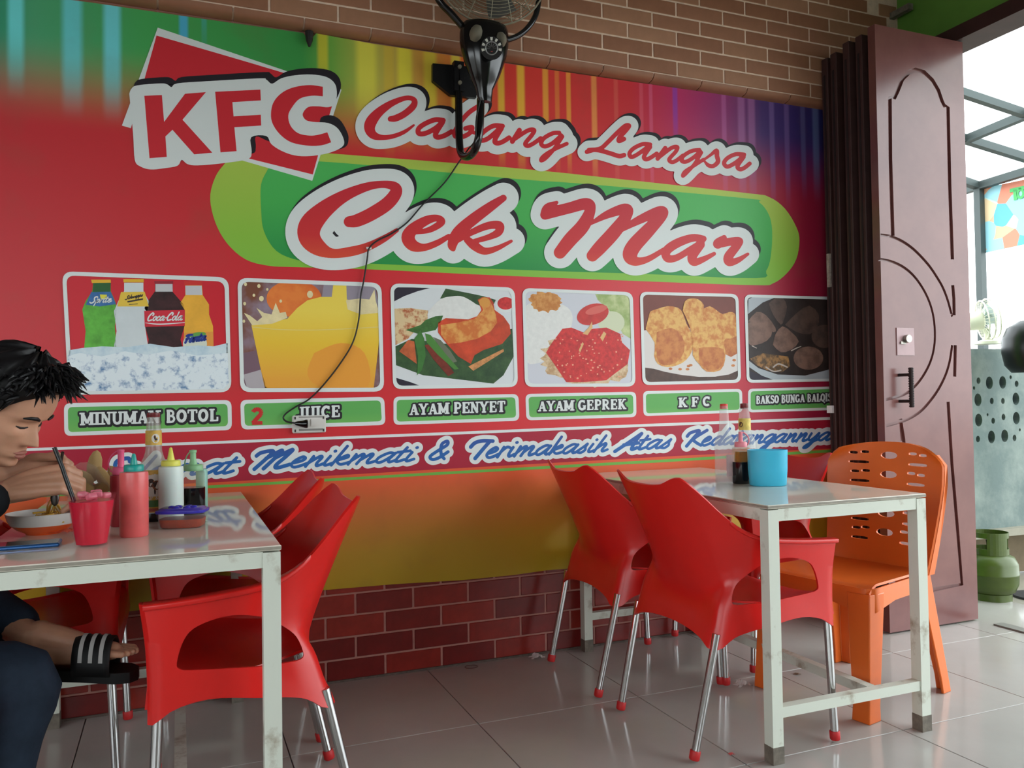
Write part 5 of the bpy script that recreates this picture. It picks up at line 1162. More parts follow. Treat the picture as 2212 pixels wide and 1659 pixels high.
q = MB(); q.tube([DP(math.radians(250), 7, .001), DP(math.radians(285), 7, .001)], 1.1*k, 6); q.build('brand_mark', mat('dial_red', (150, 60, 56), .5), do)
# yoke and cage
b = MB(); lp = [wl(1003, 62, FY), wl(975, 30, FY), wl(948, 0, FY)]; rp = [wl(1090, 88, FY), wl(1118, 78, FY), wl(1140, 60, FY), wl(1157, 33, FY), wl(1164, 0, FY)]
l2 = catmull([tuple(p) for p in lp]+[(.906, FY, 2.70), (.895, FY, 2.77)], 6); r2 = catmull([tuple(p) for p in rp]+[(1.374, FY, 2.74), (1.376, FY, 2.78)], 6)
b.tube([L3(p) for p in l2], .0135, 12); b.build('yoke_arm', m_blk, e, smooth=60)
b = MB(); b.tube([L3(p) for p in r2], .0115, 12); b.build('yoke_arm', mat('chromed_black', (60, 60, 62), .15, metal=.7), e, smooth=60)
FC = Vector((1.142, -.235, 2.775)); fn = Vector((-.10, -1, -.06)).normalized(); fx = fn.cross(Vector((0, 0, 1))).normalized(); fy = fx.cross(fn)
def cg(a, r, h): return L3(FC+(fx*math.cos(a)+fy*math.sin(a))*r+fn*h)
m_wire = mat('dusty_wire', (150, 144, 124), .5, metal=.3, var=.2, vscale=30)
cage = MB()
def dome(r): return .075*(1-(r/.235)**2)
for i in range(20):
    r = .035+.2*i/19
    for sgn in (1, -1):
        ring = [cg(2*math.pi*k/40, r, sgn*dome(r)) for k in range(41)]; cage.tube(ring, .0013, 4, cap=False)
for k in range(16):
    a = 2*math.pi*k/16
    for sgn in (1, -1): cage.tube([cg(a, .035+.2*i/6, sgn*dome(.035+.2*i/6)) for i in range(7)], .0016, 4)
cage.tube([cg(2*math.pi*k/48, .237, 0) for k in range(49)], .004, 6, cap=False)
cage.build('cage', m_wire, e, smooth=60)
bl = MB()
for k in range(5):
    a0 = 2*math.pi*k/5+.3
    bl.grid(lambda u, v: cg(a0+(.15+.65*v)*(1-.2*u), .04+.165*u, (.5-v)*.045), 6, 5)
bl.build('blades', mat('grey_fan_blade', (86, 84, 78), .5, var=.2), e, smooth=60)
h = MB(); h.tube([cg(0, 0, .05), cg(0, 0, -.06)], .045, 16); h.build('hub', m_blk2, e, smooth=40)
m_ = MB(); m_.tube([cg(0, 0, -.07), cg(0, 0, -.17)], [.06, .05], 16); m_.build('motor', m_blk2, e, smooth=40)
# cord along the arm, down the banner to the wall socket
cab = MB()
wp = [(1003, 334), (990, 352), (960, 395), (915, 440), (880, 480), (845, 505), (815, 520), (797, 537), (793, 560), (785, 610), (779, 640), (775, 690), (762, 740), (735, 785), (700, 830), (668, 862), (640, 878), (618, 893), (612, 903), (620, 911), (640, 914)]
pts = [(1.105, -.215, 2.26), (1.085, -.212, 2.17), (1.080, -.205, 2.085)]+[(1.083, -.12, 2.075)]+[tuple(wl(x, y, -.022 if i else -.05)) for i, (x, y) in enumerate(wp)]
pts[-1] = tuple(wl(640, 914, -.04)); pts[-2] = tuple(wl(620, 911, -.03))
cab.tube([tuple(p) for p in catmull(pts, 5)], .0032, 8)
cab.build('power_cord', mat('black_cord', (26, 24, 24), .5), None, smooth=60, label='thin black power cord hanging across the banner from fan to socket', cat='cord')
c = wl(797, 536, -.02); q = MB(); q.box((c.x, -.017, c.z), (.02, .012, .008)); q.build('cable_clip', mat('clip_white', (206, 200, 196), .5), None, label='small white cable clip pinning the cord on the script', cat='clip')
# wall socket
A, B = wl(631, 896, -.02), wl(704, 936, -.02); cx, cz = (A.x+B.x)/2, (A.z+B.z)/2; w_, h_ = abs(B.x-A.x), .066
e = empty('wall_socket', (cx, -.0125, cz), 0, 'white wall socket without cover under the juice label, plug in it', 'socket')
m_soc = mat('socket_white', (212, 208, 202), .4)
bm = bevel_box((w_, .014, h_), .004); me = bpy.data.meshes.new('face_plate'); bm.to_mesh(me); bm.free(); me.materials.append(m_soc); o = link('face_plate', me, e); o.location = (0, -.007, 0)
for i, dx in enumerate((-.012, .018)): MB().box((dx, -.016, .006), (.024, .006, .026)).build('rocker_switch', m_soc, e)
q = MB(); q.box((.006, -.0145, -.021), (w_*.72, .002, .008)); q.box((.006, -.0145, .027), (w_*.72, .002, .004)); q.build('module_slot', mat('socket_grey', (130, 126, 122), .6), e)
for sx_ in (-1, 1):
    for sz in (-1, 1): MB().box((sx_*w_*.42, -.0145, sz*h_*.36), (.006, .002, .010)).build('screw_slot', mat('socket_dark', (60, 56, 54), .7), e)
q = MB(); q.tube([(-.055, -.03, .004), (-.044, -.03, .004), (-.030, -.03, .002), (-.016, -.03, .002), (-.010, -.03, .002)], [.006, .009, .012, .016, .016], 14); q.build('plug', m_blk, e, smooth=50)
# nail hook in the top edge of the banner
c = wl(668, 84, -.03); q = MB(); q.lathe([(0, .03), (.016, .028), (.013, -.005), (.004, -.03), (0, -.031)], (0, 0, 0), 9); o = q.build('banner_hook', mat('old_black_hook', (30, 26, 24), .7, rgb2=(120, 112, 104), thresh=(.6, .7), vscale=60), None, smooth=30, label='dark torn hook pinching the top edge of the banner', cat='hook'); o.location = (c.x, -.03, c.z)
# ---------------------------------------------------------------- litter on the floor
P = fl(1018, 1441); q = MB(); rr = [(.026*math.cos(t*.2618), .020*math.sin(t*.2618), .0016) for t in range(25)]; q.tube(rr, .0014, 6, cap=False); o = q.build('rubber_band', mat('brown_rubber', (86, 50, 46), .6), None, smooth=60, label='small brown rubber band on the floor tiles', cat='rubber band'); o.location = P
rnd = random.Random(5)
def crumple(name, x, y, s, m, label, cat, h=1.0):
    q = MB(); q.grid(lambda a, b: ((a-.5)*s*(1+.3*math.sin(9*b)), (b-.5)*s*.8, h*s*(.05+.35*abs(math.sin(8*a+5*b))*(1-abs(2*a-1)))+s*.05*rnd.random()), 9, 7)
    o = q.build(name, m, None, label=label, cat=cat); P = fl(x, y); o.location = (P.x, min(P.y, -.045), .001); return o
crumple('paper_scrap', 1160, 1422, .05, mat('white_paper', (206, 200, 198), .8), 'crumpled white paper scrap at the foot of the wall', 'paper')
crumple('plastic_scrap', 1605, 1482, .055, mat('clear_film_scrap', (214, 208, 204), .25, alpha=.5), 'crumpled clear plastic scrap under the right table', 'plastic')
crumple('red_scrap', 1580, 1630, .016, mat('red_paper', (206, 80, 80), .6), 'tiny red scrap on the floor in front', 'scrap', .6)
crumple('dry_leaf', 1722, 1457, .022, mat('brown_leaf', (110, 92, 74), .8), 'small dry brown crumb under the right table', 'crumb', .5)
# ================================================================ outside the folding door
m_conc = mat('weathered_concrete', (98, 112, 110), .85, rgb2=(134, 144, 138), thresh=(.45, .72), vscale=5, bump=.3, bscale=30, detail=6)
MB().box((7.0, -1.5, -.075), (6.9, 9, .1)).build('porch_floor', mat('porch_tile', (140, 136, 122), .35, var=.08, vscale=3), kind='structure')
e = empty('block_wall', (4.8, .15, 0), 0, 'weathered grey low wall with round vent holes outside the door', 'wall')
q = MB(); q.box((0, 0, .80), (2.3, .10, 1.04)); wo_ = q.build('vent_wall', m_conc, e)
cut = MB()
def c8w(x, y): p = wl(1750+x/3.318, 500+y/3.318, .10); return p.x-4.8, p.z
for x, y, r in [(1207, 1070, 18), (1175, 1122, 10), (1437, 1045, 11), (1480, 1092, 18), (1302, 1215, 18), (1382, 1215, 17), (1272, 1313, 8), (1312, 1357, 17), (1386, 1330, 18), (1203, 1488, 18), (1465, 1480, 18), (1503, 1422, 9)]:
    cx, cz = c8w(x, y); k = 4.45/F/3.318*1.15; cut.prism([(cx+r*k*math.cos(t*.5236), cz+r*k*1.2*math.sin(t*.5236)) for t in range(12)], lambda p, s: (p[0], (-.08, .08)[s], p[1]))
for x, y in [(1285, 1085), (1380, 1082), (1203, 1207), (1475, 1200), (1208, 1352), (1478, 1338), (1300, 1473), (1395, 1465)]:
    cx, cz = c8w(x, y); k = 4.45/F/3.318*1.2; cut.prism([(cx+31*k*math.cos(t*.3927), cz+40*k*math.sin(t*.3927)) for t in range(16)], lambda p, s: (p[0], (-.08, .025)[s], p[1]))
boolean(wo_, [cut.mesh('c', mat('vent_hole_plaster', (92, 84, 68), .9, var=.2, vscale=20))])
MB().box((0, -.02, .285), (2.3, .16, .04)).build('ledge', mat('ledge_plaster', (140, 136, 122), .8, var=.1, vscale=8), e)
MB().box((0, .17, .13), (2.3, .08, .28)).build('wall_foot', mat('brown_plaster', (104, 90, 70), .85, var=.2, vscale=8), e)
MB().box((.35, -.01, 1.335), (1.4, .12, .03)).build('wall_cap', mat('pale_cap', (224, 222, 214), .7), e)
# gas cylinder
P = fl(2142, 1303, -.025); m_gas = mat('olive_green_paint', (66, 80, 26), .35, spec=.5, var=.12, vscale=14)
e = empty('gas_cylinder', (P.x, P.y, -.025), .5, 'small olive green gas cylinder on the porch floor', 'gas cylinder')
q = MB(); q.lathe([(0, .05), (.07, .05), (.11, .07), (.127, .11), (.129, .155), (.1305, .157), (.1305, .163), (.129, .165), (.127, .21), (.11, .245), (.07, .265), (0, .268)], (0, 0, 0), 36); q.build('tank', m_gas, e, smooth=50)
q = MB(); q.lathe([(.085, 0), (.095, 0), (.095, .06), (.085, .06)], (0, 0, 0), 32); q.build('foot_ring', m_gas, e, smooth=40)
q = MB(); n = 40
for i in range(n):
    a0, a1 = 2*math.pi*i/n, 2*math.pi*(i+1)/n
    seg2 = [(.258, .29), (.345, .372)] if i % 13 in (2, 3, 4, 5, 6) else [(.258, .372)]
    for z0, z1 in seg2: q.add([(r*math.cos(a), r*math.sin(a), z) for r in (.082, .086) for a in (a0, a1) for z in (z0, z1)], [(0, 1, 3, 2), (4, 6, 7, 5), (0, 2, 6, 4), (1, 5, 7, 3), (0, 4, 5, 1), (2, 3, 7, 6)])
q.build('collar', m_gas, e)
q = MB(); q.tube([(0, 0, .26), (0, 0, .30), (0, 0, .33)], [.02, .016, .02], 10); q.build('valve', mat('dark_valve', (40, 38, 34), .5, metal=.4), e, smooth=40)
# white table fan on the low wall
P = wl(2140, 741, .13); e = empty('table_fan', (P.x, .15, 1.35), 0, 'small off-white table fan on the low wall outside', 'fan')
m_fw = mat('off_white_plastic', (216, 216, 196), .4)
q = MB(); q.lathe([(0, 0), (.075, 0), (.075, .015), (.03, .025), (.018, .04), (.016, .09), (0, .09)], (0, 0, 0), 24); q.build('stand', m_fw, e, smooth=40)
d = Vector((.80, -.55, .12)).normalized(); sx_ = d.cross(Vector((0, 0, 1))).normalized(); sy_ = sx_.cross(d); c = Vector((.01, 0, .145))
q = MB(); q.tube([c-d*.12, c-d*.11, c-d*.04, c-d*.03], [.03, .05, .055, .05], 18); q.build('motor', m_fw, e, smooth=40)
def fr(a, r, h): return tuple(c+d*h+(sx_*math.cos(a)+sy_*math.sin(a))*r)
q = MB()
for r, h in ((.112, .03), (.118, 0), (.112, -.03)): q.tube([fr(2*math.pi*k/32, r, h) for k in range(33)], .004, 6, cap=False)
for k in range(30): a = 2*math.pi*k/30; q.tube([fr(a, .03, .035), fr(a, .11, .03), fr(a, .118, 0), fr(a, .11, -.03), fr(a, .04, -.04)], .0014, 4)
q.build('cage', m_fw, e, smooth=40)
q = MB(); q.tube([fr(0, 0, .038), fr(0, 0, -.04)], .03, 16); q.build('hub', mat('pale_grey_blue', (176, 190, 190), .4), e, smooth=40)
q = MB()
for k in range(3): q.grid(lambda u, v: fr(2*math.pi*k/3+(.1+1.2*v)*(1-.25*u), .03+.075*u, (.5-v)*.03), 4, 4)
q.build('blades', mat('pale_grey_blue', (176, 190, 190), .4), e, smooth=60)
# awning: steel frame and translucent sheets
def roof(x, y):
    dd = ray(x, y); t = (3.5075-CAM.z-.165*CAM.x)/(dd.z+.165*dd.x); return CAM+dd*t
m_fr = mat('grey_steel_frame', (70, 78, 78), .5, metal=.3)
e = empty('awning', (4.5, 0, 0), 0, 'steel awning frame with translucent white roof sheets outside the door', 'awning'); O2 = Vector((4.5, 0, 0))
for a, b, w in (((2078, 200), (2212, 245), .04), ((2093, 303), (2212, 340), .045), ((2083, 303), (2212, 250), .045), ((2114, 402), (2212, 372), .05)):
    A, B = roof(*a), roof(*b); dr = (B-A).normalized(); ln = .9
    q = MB(); q.bar(A-dr*.25-O2, B+dr*ln-O2, w, w*1.1); q.build('roof_bar', m_fr, e)
cor = roof(2114, 402)
MB().bar(cor-O2, Vector((3.63, cor.y+.02, 2.60+.165*(5.5-3.63)))-O2, .05, .05).build('roof_bar', m_fr, e)
MB().bar(Vector((cor.x, cor.y, -.02))-O2, cor-O2, .05, .05).build('post', m_fr, e)
MB().bar(Vector((3.64, -1.2, 2.84))-O2, Vector((3.64, 1.3, 2.84))-O2, .03, .10).build('wall_beam', m_fr, e)
m_sheet = bpy.data.materials.new('translucent_sheet'); m_sheet.use_nodes = True; nn = m_sheet.node_tree; nn.nodes.remove(nn.nodes['Principled BSDF']); tr = nn.nodes.new('ShaderNodeBsdfTranslucent'); tr.inputs[0].default_value = (.92, .95, .94, 1); nn.links.new(tr.outputs[0], nn.nodes['Material Output'].inputs[0])
for i, (y0, y1) in enumerate(((-1.15, -.35), (-.3, 1.35))):
    q = MB(); q.grid(lambda a, b: (3.62+2.15*a-4.5, y0+(y1-y0)*b, 2.97-.165*(2.15*a+.12)+.018*math.sin(b*2*math.pi*10)), 2, 80); q.build('roof_sheet', m_sheet, e, smooth=80)
# street banner
A, B, C_, D_ = on(0, 5.52, 2116, 408), on(0, 5.52, 2212, 388), on(0, 5.52, 2212, 528), on(0, 5.52, 2120, 548)
sl = (B-A)/(A.y-B.y); sl2 = (C_-D_)/(D_.y-C_.y)
B2 = A+sl*1.6; C2 = D_+sl2*1.6
m_sb = mat('street_banner_print', (150, 196, 214), .5, detail=2); ntb = m_sb.node_tree
vo = ntb.nodes.new('ShaderNodeTexVoronoi'); vo.inputs['Scale'].default_value = 7; tcb = ntb.nodes.new('ShaderNodeTexCoord'); crb = ntb.nodes.new('ShaderNodeValToRGB'); sxb = ntb.nodes.new('ShaderNodeSeparateColor')
ntb.links.new(tcb.outputs['Object'], vo.inputs['Vector']); ntb.links.new(vo.outputs['Color'], sxb.inputs[0]); ntb.links.new(sxb.outputs[0], crb.inputs[0]); crb.color_ramp.interpolation = 'CONSTANT'
set_ramp(crb, [(0, (150, 206, 220)), (.3, (226, 170, 140)), (.5, (190, 220, 214)), (.65, (90, 170, 206)), (.75, (226, 200, 160)), (.88, (216, 130, 104))])
ntb.links.new(crb.outputs[0], ntb.nodes['Principled BSDF'].inputs['Base Color'])
e = empty('street_banner', (5.52, A.y, 0), 0, 'pastel printed street banner hanging under the awning edge', 'banner'); O3 = Vector(e.location)
q = MB(); q.add([A-O3, B2-O3, C2-O3, D_-O3]+[v-O3+Vector((.004, 0, 0)) for v in (A, B2, C2, D_)], [(0, 1, 2, 3), (7, 6, 5, 4), (0, 4, 5, 1), (1, 5, 6, 2), (2, 6, 7, 3), (3, 7, 4, 0)]); q.build('banner_sheet', m_sb, e)
q = MB()
def sb(x, y): return on(0, 5.515, x, y)-O3
for poly in ([(2181, 408), (2212, 401), (2213, 409), (2181, 416)], [(2188, 410), (2196, 408), (2198, 431), (2190, 433)]): q.add([sb(*p) for p in poly], [tuple(range(len(poly)))])
q.add([sb(2204+9*math.cos(t*.3927), 418+12*math.sin(t*.3927)) for t in range(16)]+[sb(2204+4*math.cos(t*.3927), 418+6*math.sin(t*.3927)) for t in range(16)], [(i, (i+1) % 16, 16+(i+1) % 16, 16+i) for i in range(16)])
q.build('lettering', mat('street_green', (74, 178, 98), .5), e)
# black helmet on its stand at the right edge
c = on(0, 4.25, 2226, 752); e = empty('helmet', (c.x, c.y, -.025), 0, 'black helmet on a thin stand at the right picture edge', 'helmet')
q = MB(); r = .155; q.lathe([(0, -.13), (.10, -.13), (.135, -.09), (.15, -.02), (.148, .05), (.12, .11), (.06, .145), (0, .155)], (0, 0, c.z+.025), 28, sx=1, sy=.86); q.build('helmet_shell', mat('black_helmet', (10, 12, 16), .35), e, smooth=60)
q = MB(); q.tube([(0, 0, .01), (0, 0, c.z-.08)], .012, 10); q.lathe([(0, 0), (.12, 0), (.12, .012), (0, .02)], (0, 0, 0), 20); q.build('stand', mat('dark_stand', (30, 30, 32), .5), e, smooth=40)
# ================================================================ the diner
def ball(mb, c, r, sc=(1, 1, 1), seg=12):
    prof = [(math.sin(math.pi*i/8), -math.cos(math.pi*i/8)) for i in range(9)]; prof[0] = (0, -1); prof[-1] = (0, 1)
    o = len(mb.v); mb.lathe(prof, (0, 0, 0), seg)
    for i in range(o, len(mb.v)): v = mb.v[i]; mb.v[i] = (c[0]+v[0]*r*sc[0], c[1]+v[1]*r*sc[1], c[2]+v[2]*r*sc[2])
def limb(mb, pts, rad, seg=12, n=4):
    Q = catmull([(*p, r) for p, r in zip(pts, rad)], n)
    mb.tube([q[:3] for q in Q], [max(.002, q[3]) for q in Q], seg)
    ball(mb, Q[0][:3], Q[0][3]*.99); ball(mb, Q[-1][:3], Q[-1][3]*.99)
def remesh(o, vox, smooth=4):
    m = o.modifiers.new('r', 'REMESH'); m.mode = 'VOXEL'; m.voxel_size = vox; m.use_smooth_shade = True
    if smooth: s = o.modifiers.new('s', 'SMOOTH'); s.factor = .5; s.iterations = smooth
    bake(o); o.data.shade_smooth(); return o
HH = .25
HC = CAM+ray(17, 877)*1.88                             # middle of the head
yaw_h = math.radians(-24); nod = math.radians(34)
RH = Matrix.Rotation(yaw_h, 3, 'Z') @ Matrix.Rotation(nod, 3, 'Y') @ Matrix.Rotation(math.radians(4), 3, 'X')
def HW(p): return HC + RH @ (Vector((p[0], p[1], p[2]-.5))*HH)
def it(keys, z):
    return float(np.interp(z, [k[0] for k in keys], [k[1] for k in keys]))
def sm(keys):
    zz = np.linspace(0, 1, 201); v = np.interp(zz, [k[0] for k in keys], [k[1] for k in keys]); ker = np.ones(9)/9
    vp = np.concatenate([np.full(4, v[0]), v, np.full(4, v[-1])]); return list(zip(zz, np.convolve(vp, ker, 'valid')))
K_f = sm([(0, .24), (.03, .30), (.07, .33), (.12, .305), (.17, .335), (.21, .325), (.25, .32), (.30, .32), (.40, .32), (.47, .305), (.52, .315), (.56, .345), (.62, .352), (.70, .348), (.78, .325), (.86, .27), (.93, .18), (.98, .08), (1, .02)])
K_b = sm([(0, -.02), (.1, -.06), (.2, -.16), (.3, -.30), (.42, -.40), (.55, -.45), (.7, -.45), (.8, -.41), (.88, -.33), (.94, -.22), (.98, -.1), (1, -.02)])
K_w = sm([(0, .10), (.04, .15), (.1, .19), (.18, .225), (.28, .252), (.38, .275), (.46, .285), (.55, .295), (.65, .30), (.75, .285), (.83, .25), (.9, .19), (.95, .13), (.98, .07), (1, .02)])
def g2(y, z, yc, zc, sy_, sz): return math.exp(-((y-yc)/sy_)**2-((z-zc)/sz)**2)
def face(z, th):
    "head surface in head units; th 0 = front"
    f, b, w = it(K_f, z), it(K_b, z), it(K_w, z); c, s = math.cos(th), math.sin(th)
    pw = 2.35 if c > 0 else 2.0
    q = (abs(c)**pw+abs(s)**pw)**(-1/pw)
    x = (f if c > 0 else -b)*c*q; y = w*s*q
    if c > 0:
        # nose
        if z > .335: h = max(0, (.545-z)/(.545-.335))*.125
        else: h = .125*max(0, min(1, (z-.27)/.065))**1.2
        sg = .030+.030*max(0, min(1, (.52-z)/.18)); x += h*math.exp(-(y/sg)**2)
        x += .018*(g2(y, z, .055, .315, .022, .022)+g2(y, z, -.055, .315, .022, .022))
        for k in (-1, 1):
            x -= .040*g2(y, z, k*.125, .49, .062, .042); x += .020*g2(y, z, k*.128, .482, .045, .028)
            x += .016*g2(y, z, k*.125, .572, .08, .022); x += .014*g2(y, z, k*.18, .40, .07, .055)
            x -= .012*g2(y, z, k*.15, .24, .05, .07)
        x += .022*g2(y, z, 0, .212, .085, .017)+.024*g2(y, z, 0, .172, .070, .017)-.012*g2(y, z, 0, .193, .09, .006)
        x += .012*g2(y, z, 0, .06, .07, .035)
    return (x, y, z)
sk = MB(); NZ, NA = 110, 120; o0 = len(sk.v)
for i in range(NZ+1):
    z = min(1, max(0, i/NZ)); 
    for k in range(NA):
        t = 2*math.pi*k/NA; t = t+.35*math.sin(t)*-1          # denser at the front
        sk.v.append(tuple(HW(face(z, t))))
for i in range(NZ):
    for k in range(NA): k2 = (k+1) % NA; sk.f.append((o0+i*NA+k, o0+i*NA+k2, o0+(i+1)*NA+k2, o0+(i+1)*NA+k)); sk.m.append(0)
sk.f.append(tuple(o0+k for k in reversed(range(NA)))); sk.m.append(0); sk.f.append(tuple(o0+NZ*NA+k for k in range(NA))); sk.m.append(0)
for k in (-1, 1):                                      # ears
    c = HW((-.03, k*.295, .46)); limb(sk, [HW((-.03, k*.285, .38)), HW((-.05, k*.312, .44)), HW((-.06, k*.32, .50)), HW((-.03, k*.30, .55))], [.008, .013, .014, .009], 10)
# neck, shoulders, trunk (under the clothes)
nb0 = HW((-.10, 0, .20)); chest = Vector((-.60, -1.03, .86)); hipc = Vector((-.78, -1.0, .50)); nbase = Vector((-.515, -1.04, .985))
limb(sk, [HW((-.06, 0, .28)), HW((-.12, 0, .08)), nbase, chest], [.058, .056, .062, .10], 16)
limb(sk, [chest+Vector((.02, 0, .02)), Vector((-.68, -1.01, .68)), hipc], [.13, .13, .14], 16)
# right arm and hand (camera side)
Wr = CAM+ray(6, 1068)*1.90; KN = [CAM+ray(140, 1012)*1.945, CAM+ray(143, 1028)*1.93, CAM+ray(140, 1044)*1.918, CAM+ray(130, 1058)*1.91]
sh_r = Vector((-.58, -1.23, .93)); el_r = Vector((-.58, -1.20, .77))
limb(sk, [sh_r, (sh_r+el_r)/2+Vector((-.01, -.02, 0)), el_r], [.055, .05, .044])
limb(sk, [el_r, el_r.lerp(Wr, .5)+Vector((0, -.005, .004)), el_r.lerp(Wr, .85), Wr], [.043, .041, .031, .028])
hx = (KN[1]-Wr).normalized(); hz = (KN[0]-KN[3]).normalized(); hy = hx.cross(hz).normalized()
if hy.y < 0: hy = -hy                                  # away from the camera = palm side
for kn, r0 in zip(KN, (.013, .0135, .013, .012)):
    a = Wr+hz*((kn-Wr).dot(hz)*.62)
    limb(sk, [Wr.lerp(a, .4), a.lerp(kn, .45)-hy*.003, kn], [.020, .0165, r0], 10)
limb(sk, [Wr+hx*.02+hy*.006, Wr+hx*.07+hy*.010, Wr+hx*.11+hy*.010], [.024, .026, .02], 12)
for i, kn in enumerate(KN):                            # four fingers curled over the fork
    L = (.040, .045, .042, .034)[i]; r = (.0098, .0100, .0094, .0084)[i]
    p1 = kn+hx*L*.55+hy*L*.62-hz*.006; p2 = p1-hx*L*.15+hy*L*.52-hz*.016; p3 = p2-hx*L*.55+hy*L*.06-hz*.010
    limb(sk, [kn, p1], [r*1.12, r], 10, 3); limb(sk, [p1, p2], [r, r*.93], 10, 3); limb(sk, [p2, p3], [r*.93, r*.8], 10, 3)
t0 = Wr+hx*.03+hz*.022+hy*.012; t1 = Wr+hx*.066+hz*.040+hy*.030; t2 = KN[0]-hx*.012+hz*.004+hy*.034; t3 = KN[0]+hx*.016-hz*.010+hy*.040
limb(sk, [t0, t1], [.016, .0125], 10, 3); limb(sk, [t1, t2], [.0125, .0105], 10, 3); limb(sk, [t2, t3], [.0105, .0085], 10, 3)
# left arm and hand, farther from the camera
Wl = Vector((-.40, -.86, .905)); sh_l = Vector((-.60, -.83, .94)); el_l = Vector((-.62, -.80, .80))
limb(sk, [sh_l, el_l], [.054, .044]); limb(sk, [el_l, el_l.lerp(Wl, .5), Wl], [.043, .038, .028])
KL = [CAM+ray(120, 984)*2.06, CAM+ray(132, 990)*2.07, CAM+ray(138, 1000)*2.08, CAM+ray(138, 1010)*2.09]
hx2 = (KL[1]-Wl).normalized()
for i, kn in enumerate(KL):
    limb(sk, [Wl, Wl.lerp(kn, .5)+Vector((0, .006*i-.01, 0)), kn], [.022, .018, .0125], 10)
    q1 = kn+hx2*.022+Vector((0, -.012, -.022)); q2 = q1+Vector((-.012, -.018, -.020)); q3 = q2+Vector((-.022, -.006, -.004))
    limb(sk, [kn, q1], [.0105, .0098], 10, 3); limb(sk, [q1, q2], [.0098, .009], 10, 3); limb(sk, [q2, q3], [.009, .0078], 10, 3)
limb(sk, [Wl+hx2*.03, Wl+hx2*.07+Vector((0, -.02, .02)), KL[0]+Vector((.01, -.028, -.004))], [.016, .0125, .009], 10)
# legs: right foot on the floor, left ankle crossed over the right thigh
hip_r = Vector((-.77, -1.09, .50)); kn_r = Vector((-.325, -1.075, .462)); an_r = Vector((-.395, -1.08, .085))
hip_l = Vector((-.77, -.90, .51)); kn_l = Vector((-.54, -.69, .60)); an_l = CAM+ray(86, 1372)*2.0
limb(sk, [hipc, hip_r, hip_r.lerp(kn_r, .6), kn_r, kn_r.lerp(an_r, .35), kn_r.lerp(an_r, .85), an_r], [.10, .075, .06, .05, .045, .038, .036]); limb(sk, [hipc, hip_l, kn_l], [.10, .075, .052])
limb(sk, [kn_l, kn_l.lerp(an_l, .45), an_l+Vector((-.03, .01, .003)), an_l], [.05, .045, .034, .036], 14)
toe = CAM+ray(280, 1378)*2.04; fdir = (toe-an_l).normalized(); heel = an_l+Vector((.0, -.005, -.045))
limb(sk, [heel+Vector((-.012, 0, .006)), heel+fdir*.06+Vector((0, 0, .006)), heel+fdir*.12+Vector((0, 0, .010)), heel+fdir*.165+Vector((0, 0, .014))], [.027, .030, .030, .022], 14)
limb(sk, [an_l, an_l+fdir*.06+Vector((0, 0, -.012)), an_l+fdir*.13+Vector((0, 0, -.028))], [.034, .031, .022], 14)
side = fdir.cross(Vector((0, 0, 1))).normalized()
for i, (s_, ln) in enumerate(((-.030, .205), (-.014, .215), (0, .210), (.013, .203), (.026, .193))):
    limb(sk, [heel+fdir*.155+side*s_+Vector((0, 0, .014)), heel+fdir*ln+side*s_+Vector((0, 0, .012))], [.012, (.0115, .009, .0085, .008, .008)[i]], 8, 2)
limb(sk, [an_r, an_r+Vector((.0, 0, -.045)), an_r+Vector((.09, 0, -.055)), an_r+Vector((.165, 0, -.062))], [.036, .034, .030, .018], 12)
m_skin = mat('tan_skin', (186, 138, 112), .42, spec=.4, var=.10, vscale=14, bump=.05, bscale=180, sss=.12)
person = sk.build('person', m_skin, None, label='man in dark clothes leaning over a bowl, eating noodles', cat='person')
remesh(person, .0026, 3)
def on_face(y, z, d=0):                                # point on the face surface
    best = None
    for k in range(-60, 61):
        t = k/60*1.4; p = face(z, t)
        if best is None or abs(p[1]-y) < abs(best[1]-y): best = p
    return HW((best[0]+d, best[1], best[2]))
m_hair = mat('black_hair', (16, 14, 16), .45, spec=.35, var=.3, vscale=60)
ft = MB()
for k in (-1, 1):
    ft.tube([on_face(k*y, z, .006) for y, z in ((.06, .578), (.10, .592), (.15, .592), (.20, .572))], [.003, .0048, .0042, .002], 8, flat=.8)
ft.build('eyebrows', m_hair, person, smooth=60)
ft = MB()
for k in (-1, 1):
    ft.tube([on_face(k*y, z, .004) for y, z in ((.07, .470), (.10, .458), (.14, .457), (.175, .468))], [.0012, .0024, .0026, .0012], 6)
ft.build('eyelashes', mat('lash_dark', (30, 20, 18), .6), person, smooth=60)
ft = MB(); ft.tube([on_face(y, .212-.004*abs(y)/.05, -.004) for y in (-.085, -.05, -.015, .015, .05, .085)], [.001, .0042, .005, .005, .0042, .001], 8); ft.tube([on_face(y, .174+.003*abs(y)/.05, -.006) for y in (-.07, -.04, 0, .04, .07)], [.001, .005, .006, .005, .001], 8)
ft.build('lips', mat('lip_brown', (156, 96, 84), .4), person, smooth=60)
ft = MB(); ft.tube([on_face(y, .193, -.001) for y in (-.085, -.04, 0, .04, .085)], [.0008, .0016, .0018, .0016, .0008], 6); ft.build('mouth_line', mat('mouth_dark', (70, 36, 32), .6), person)
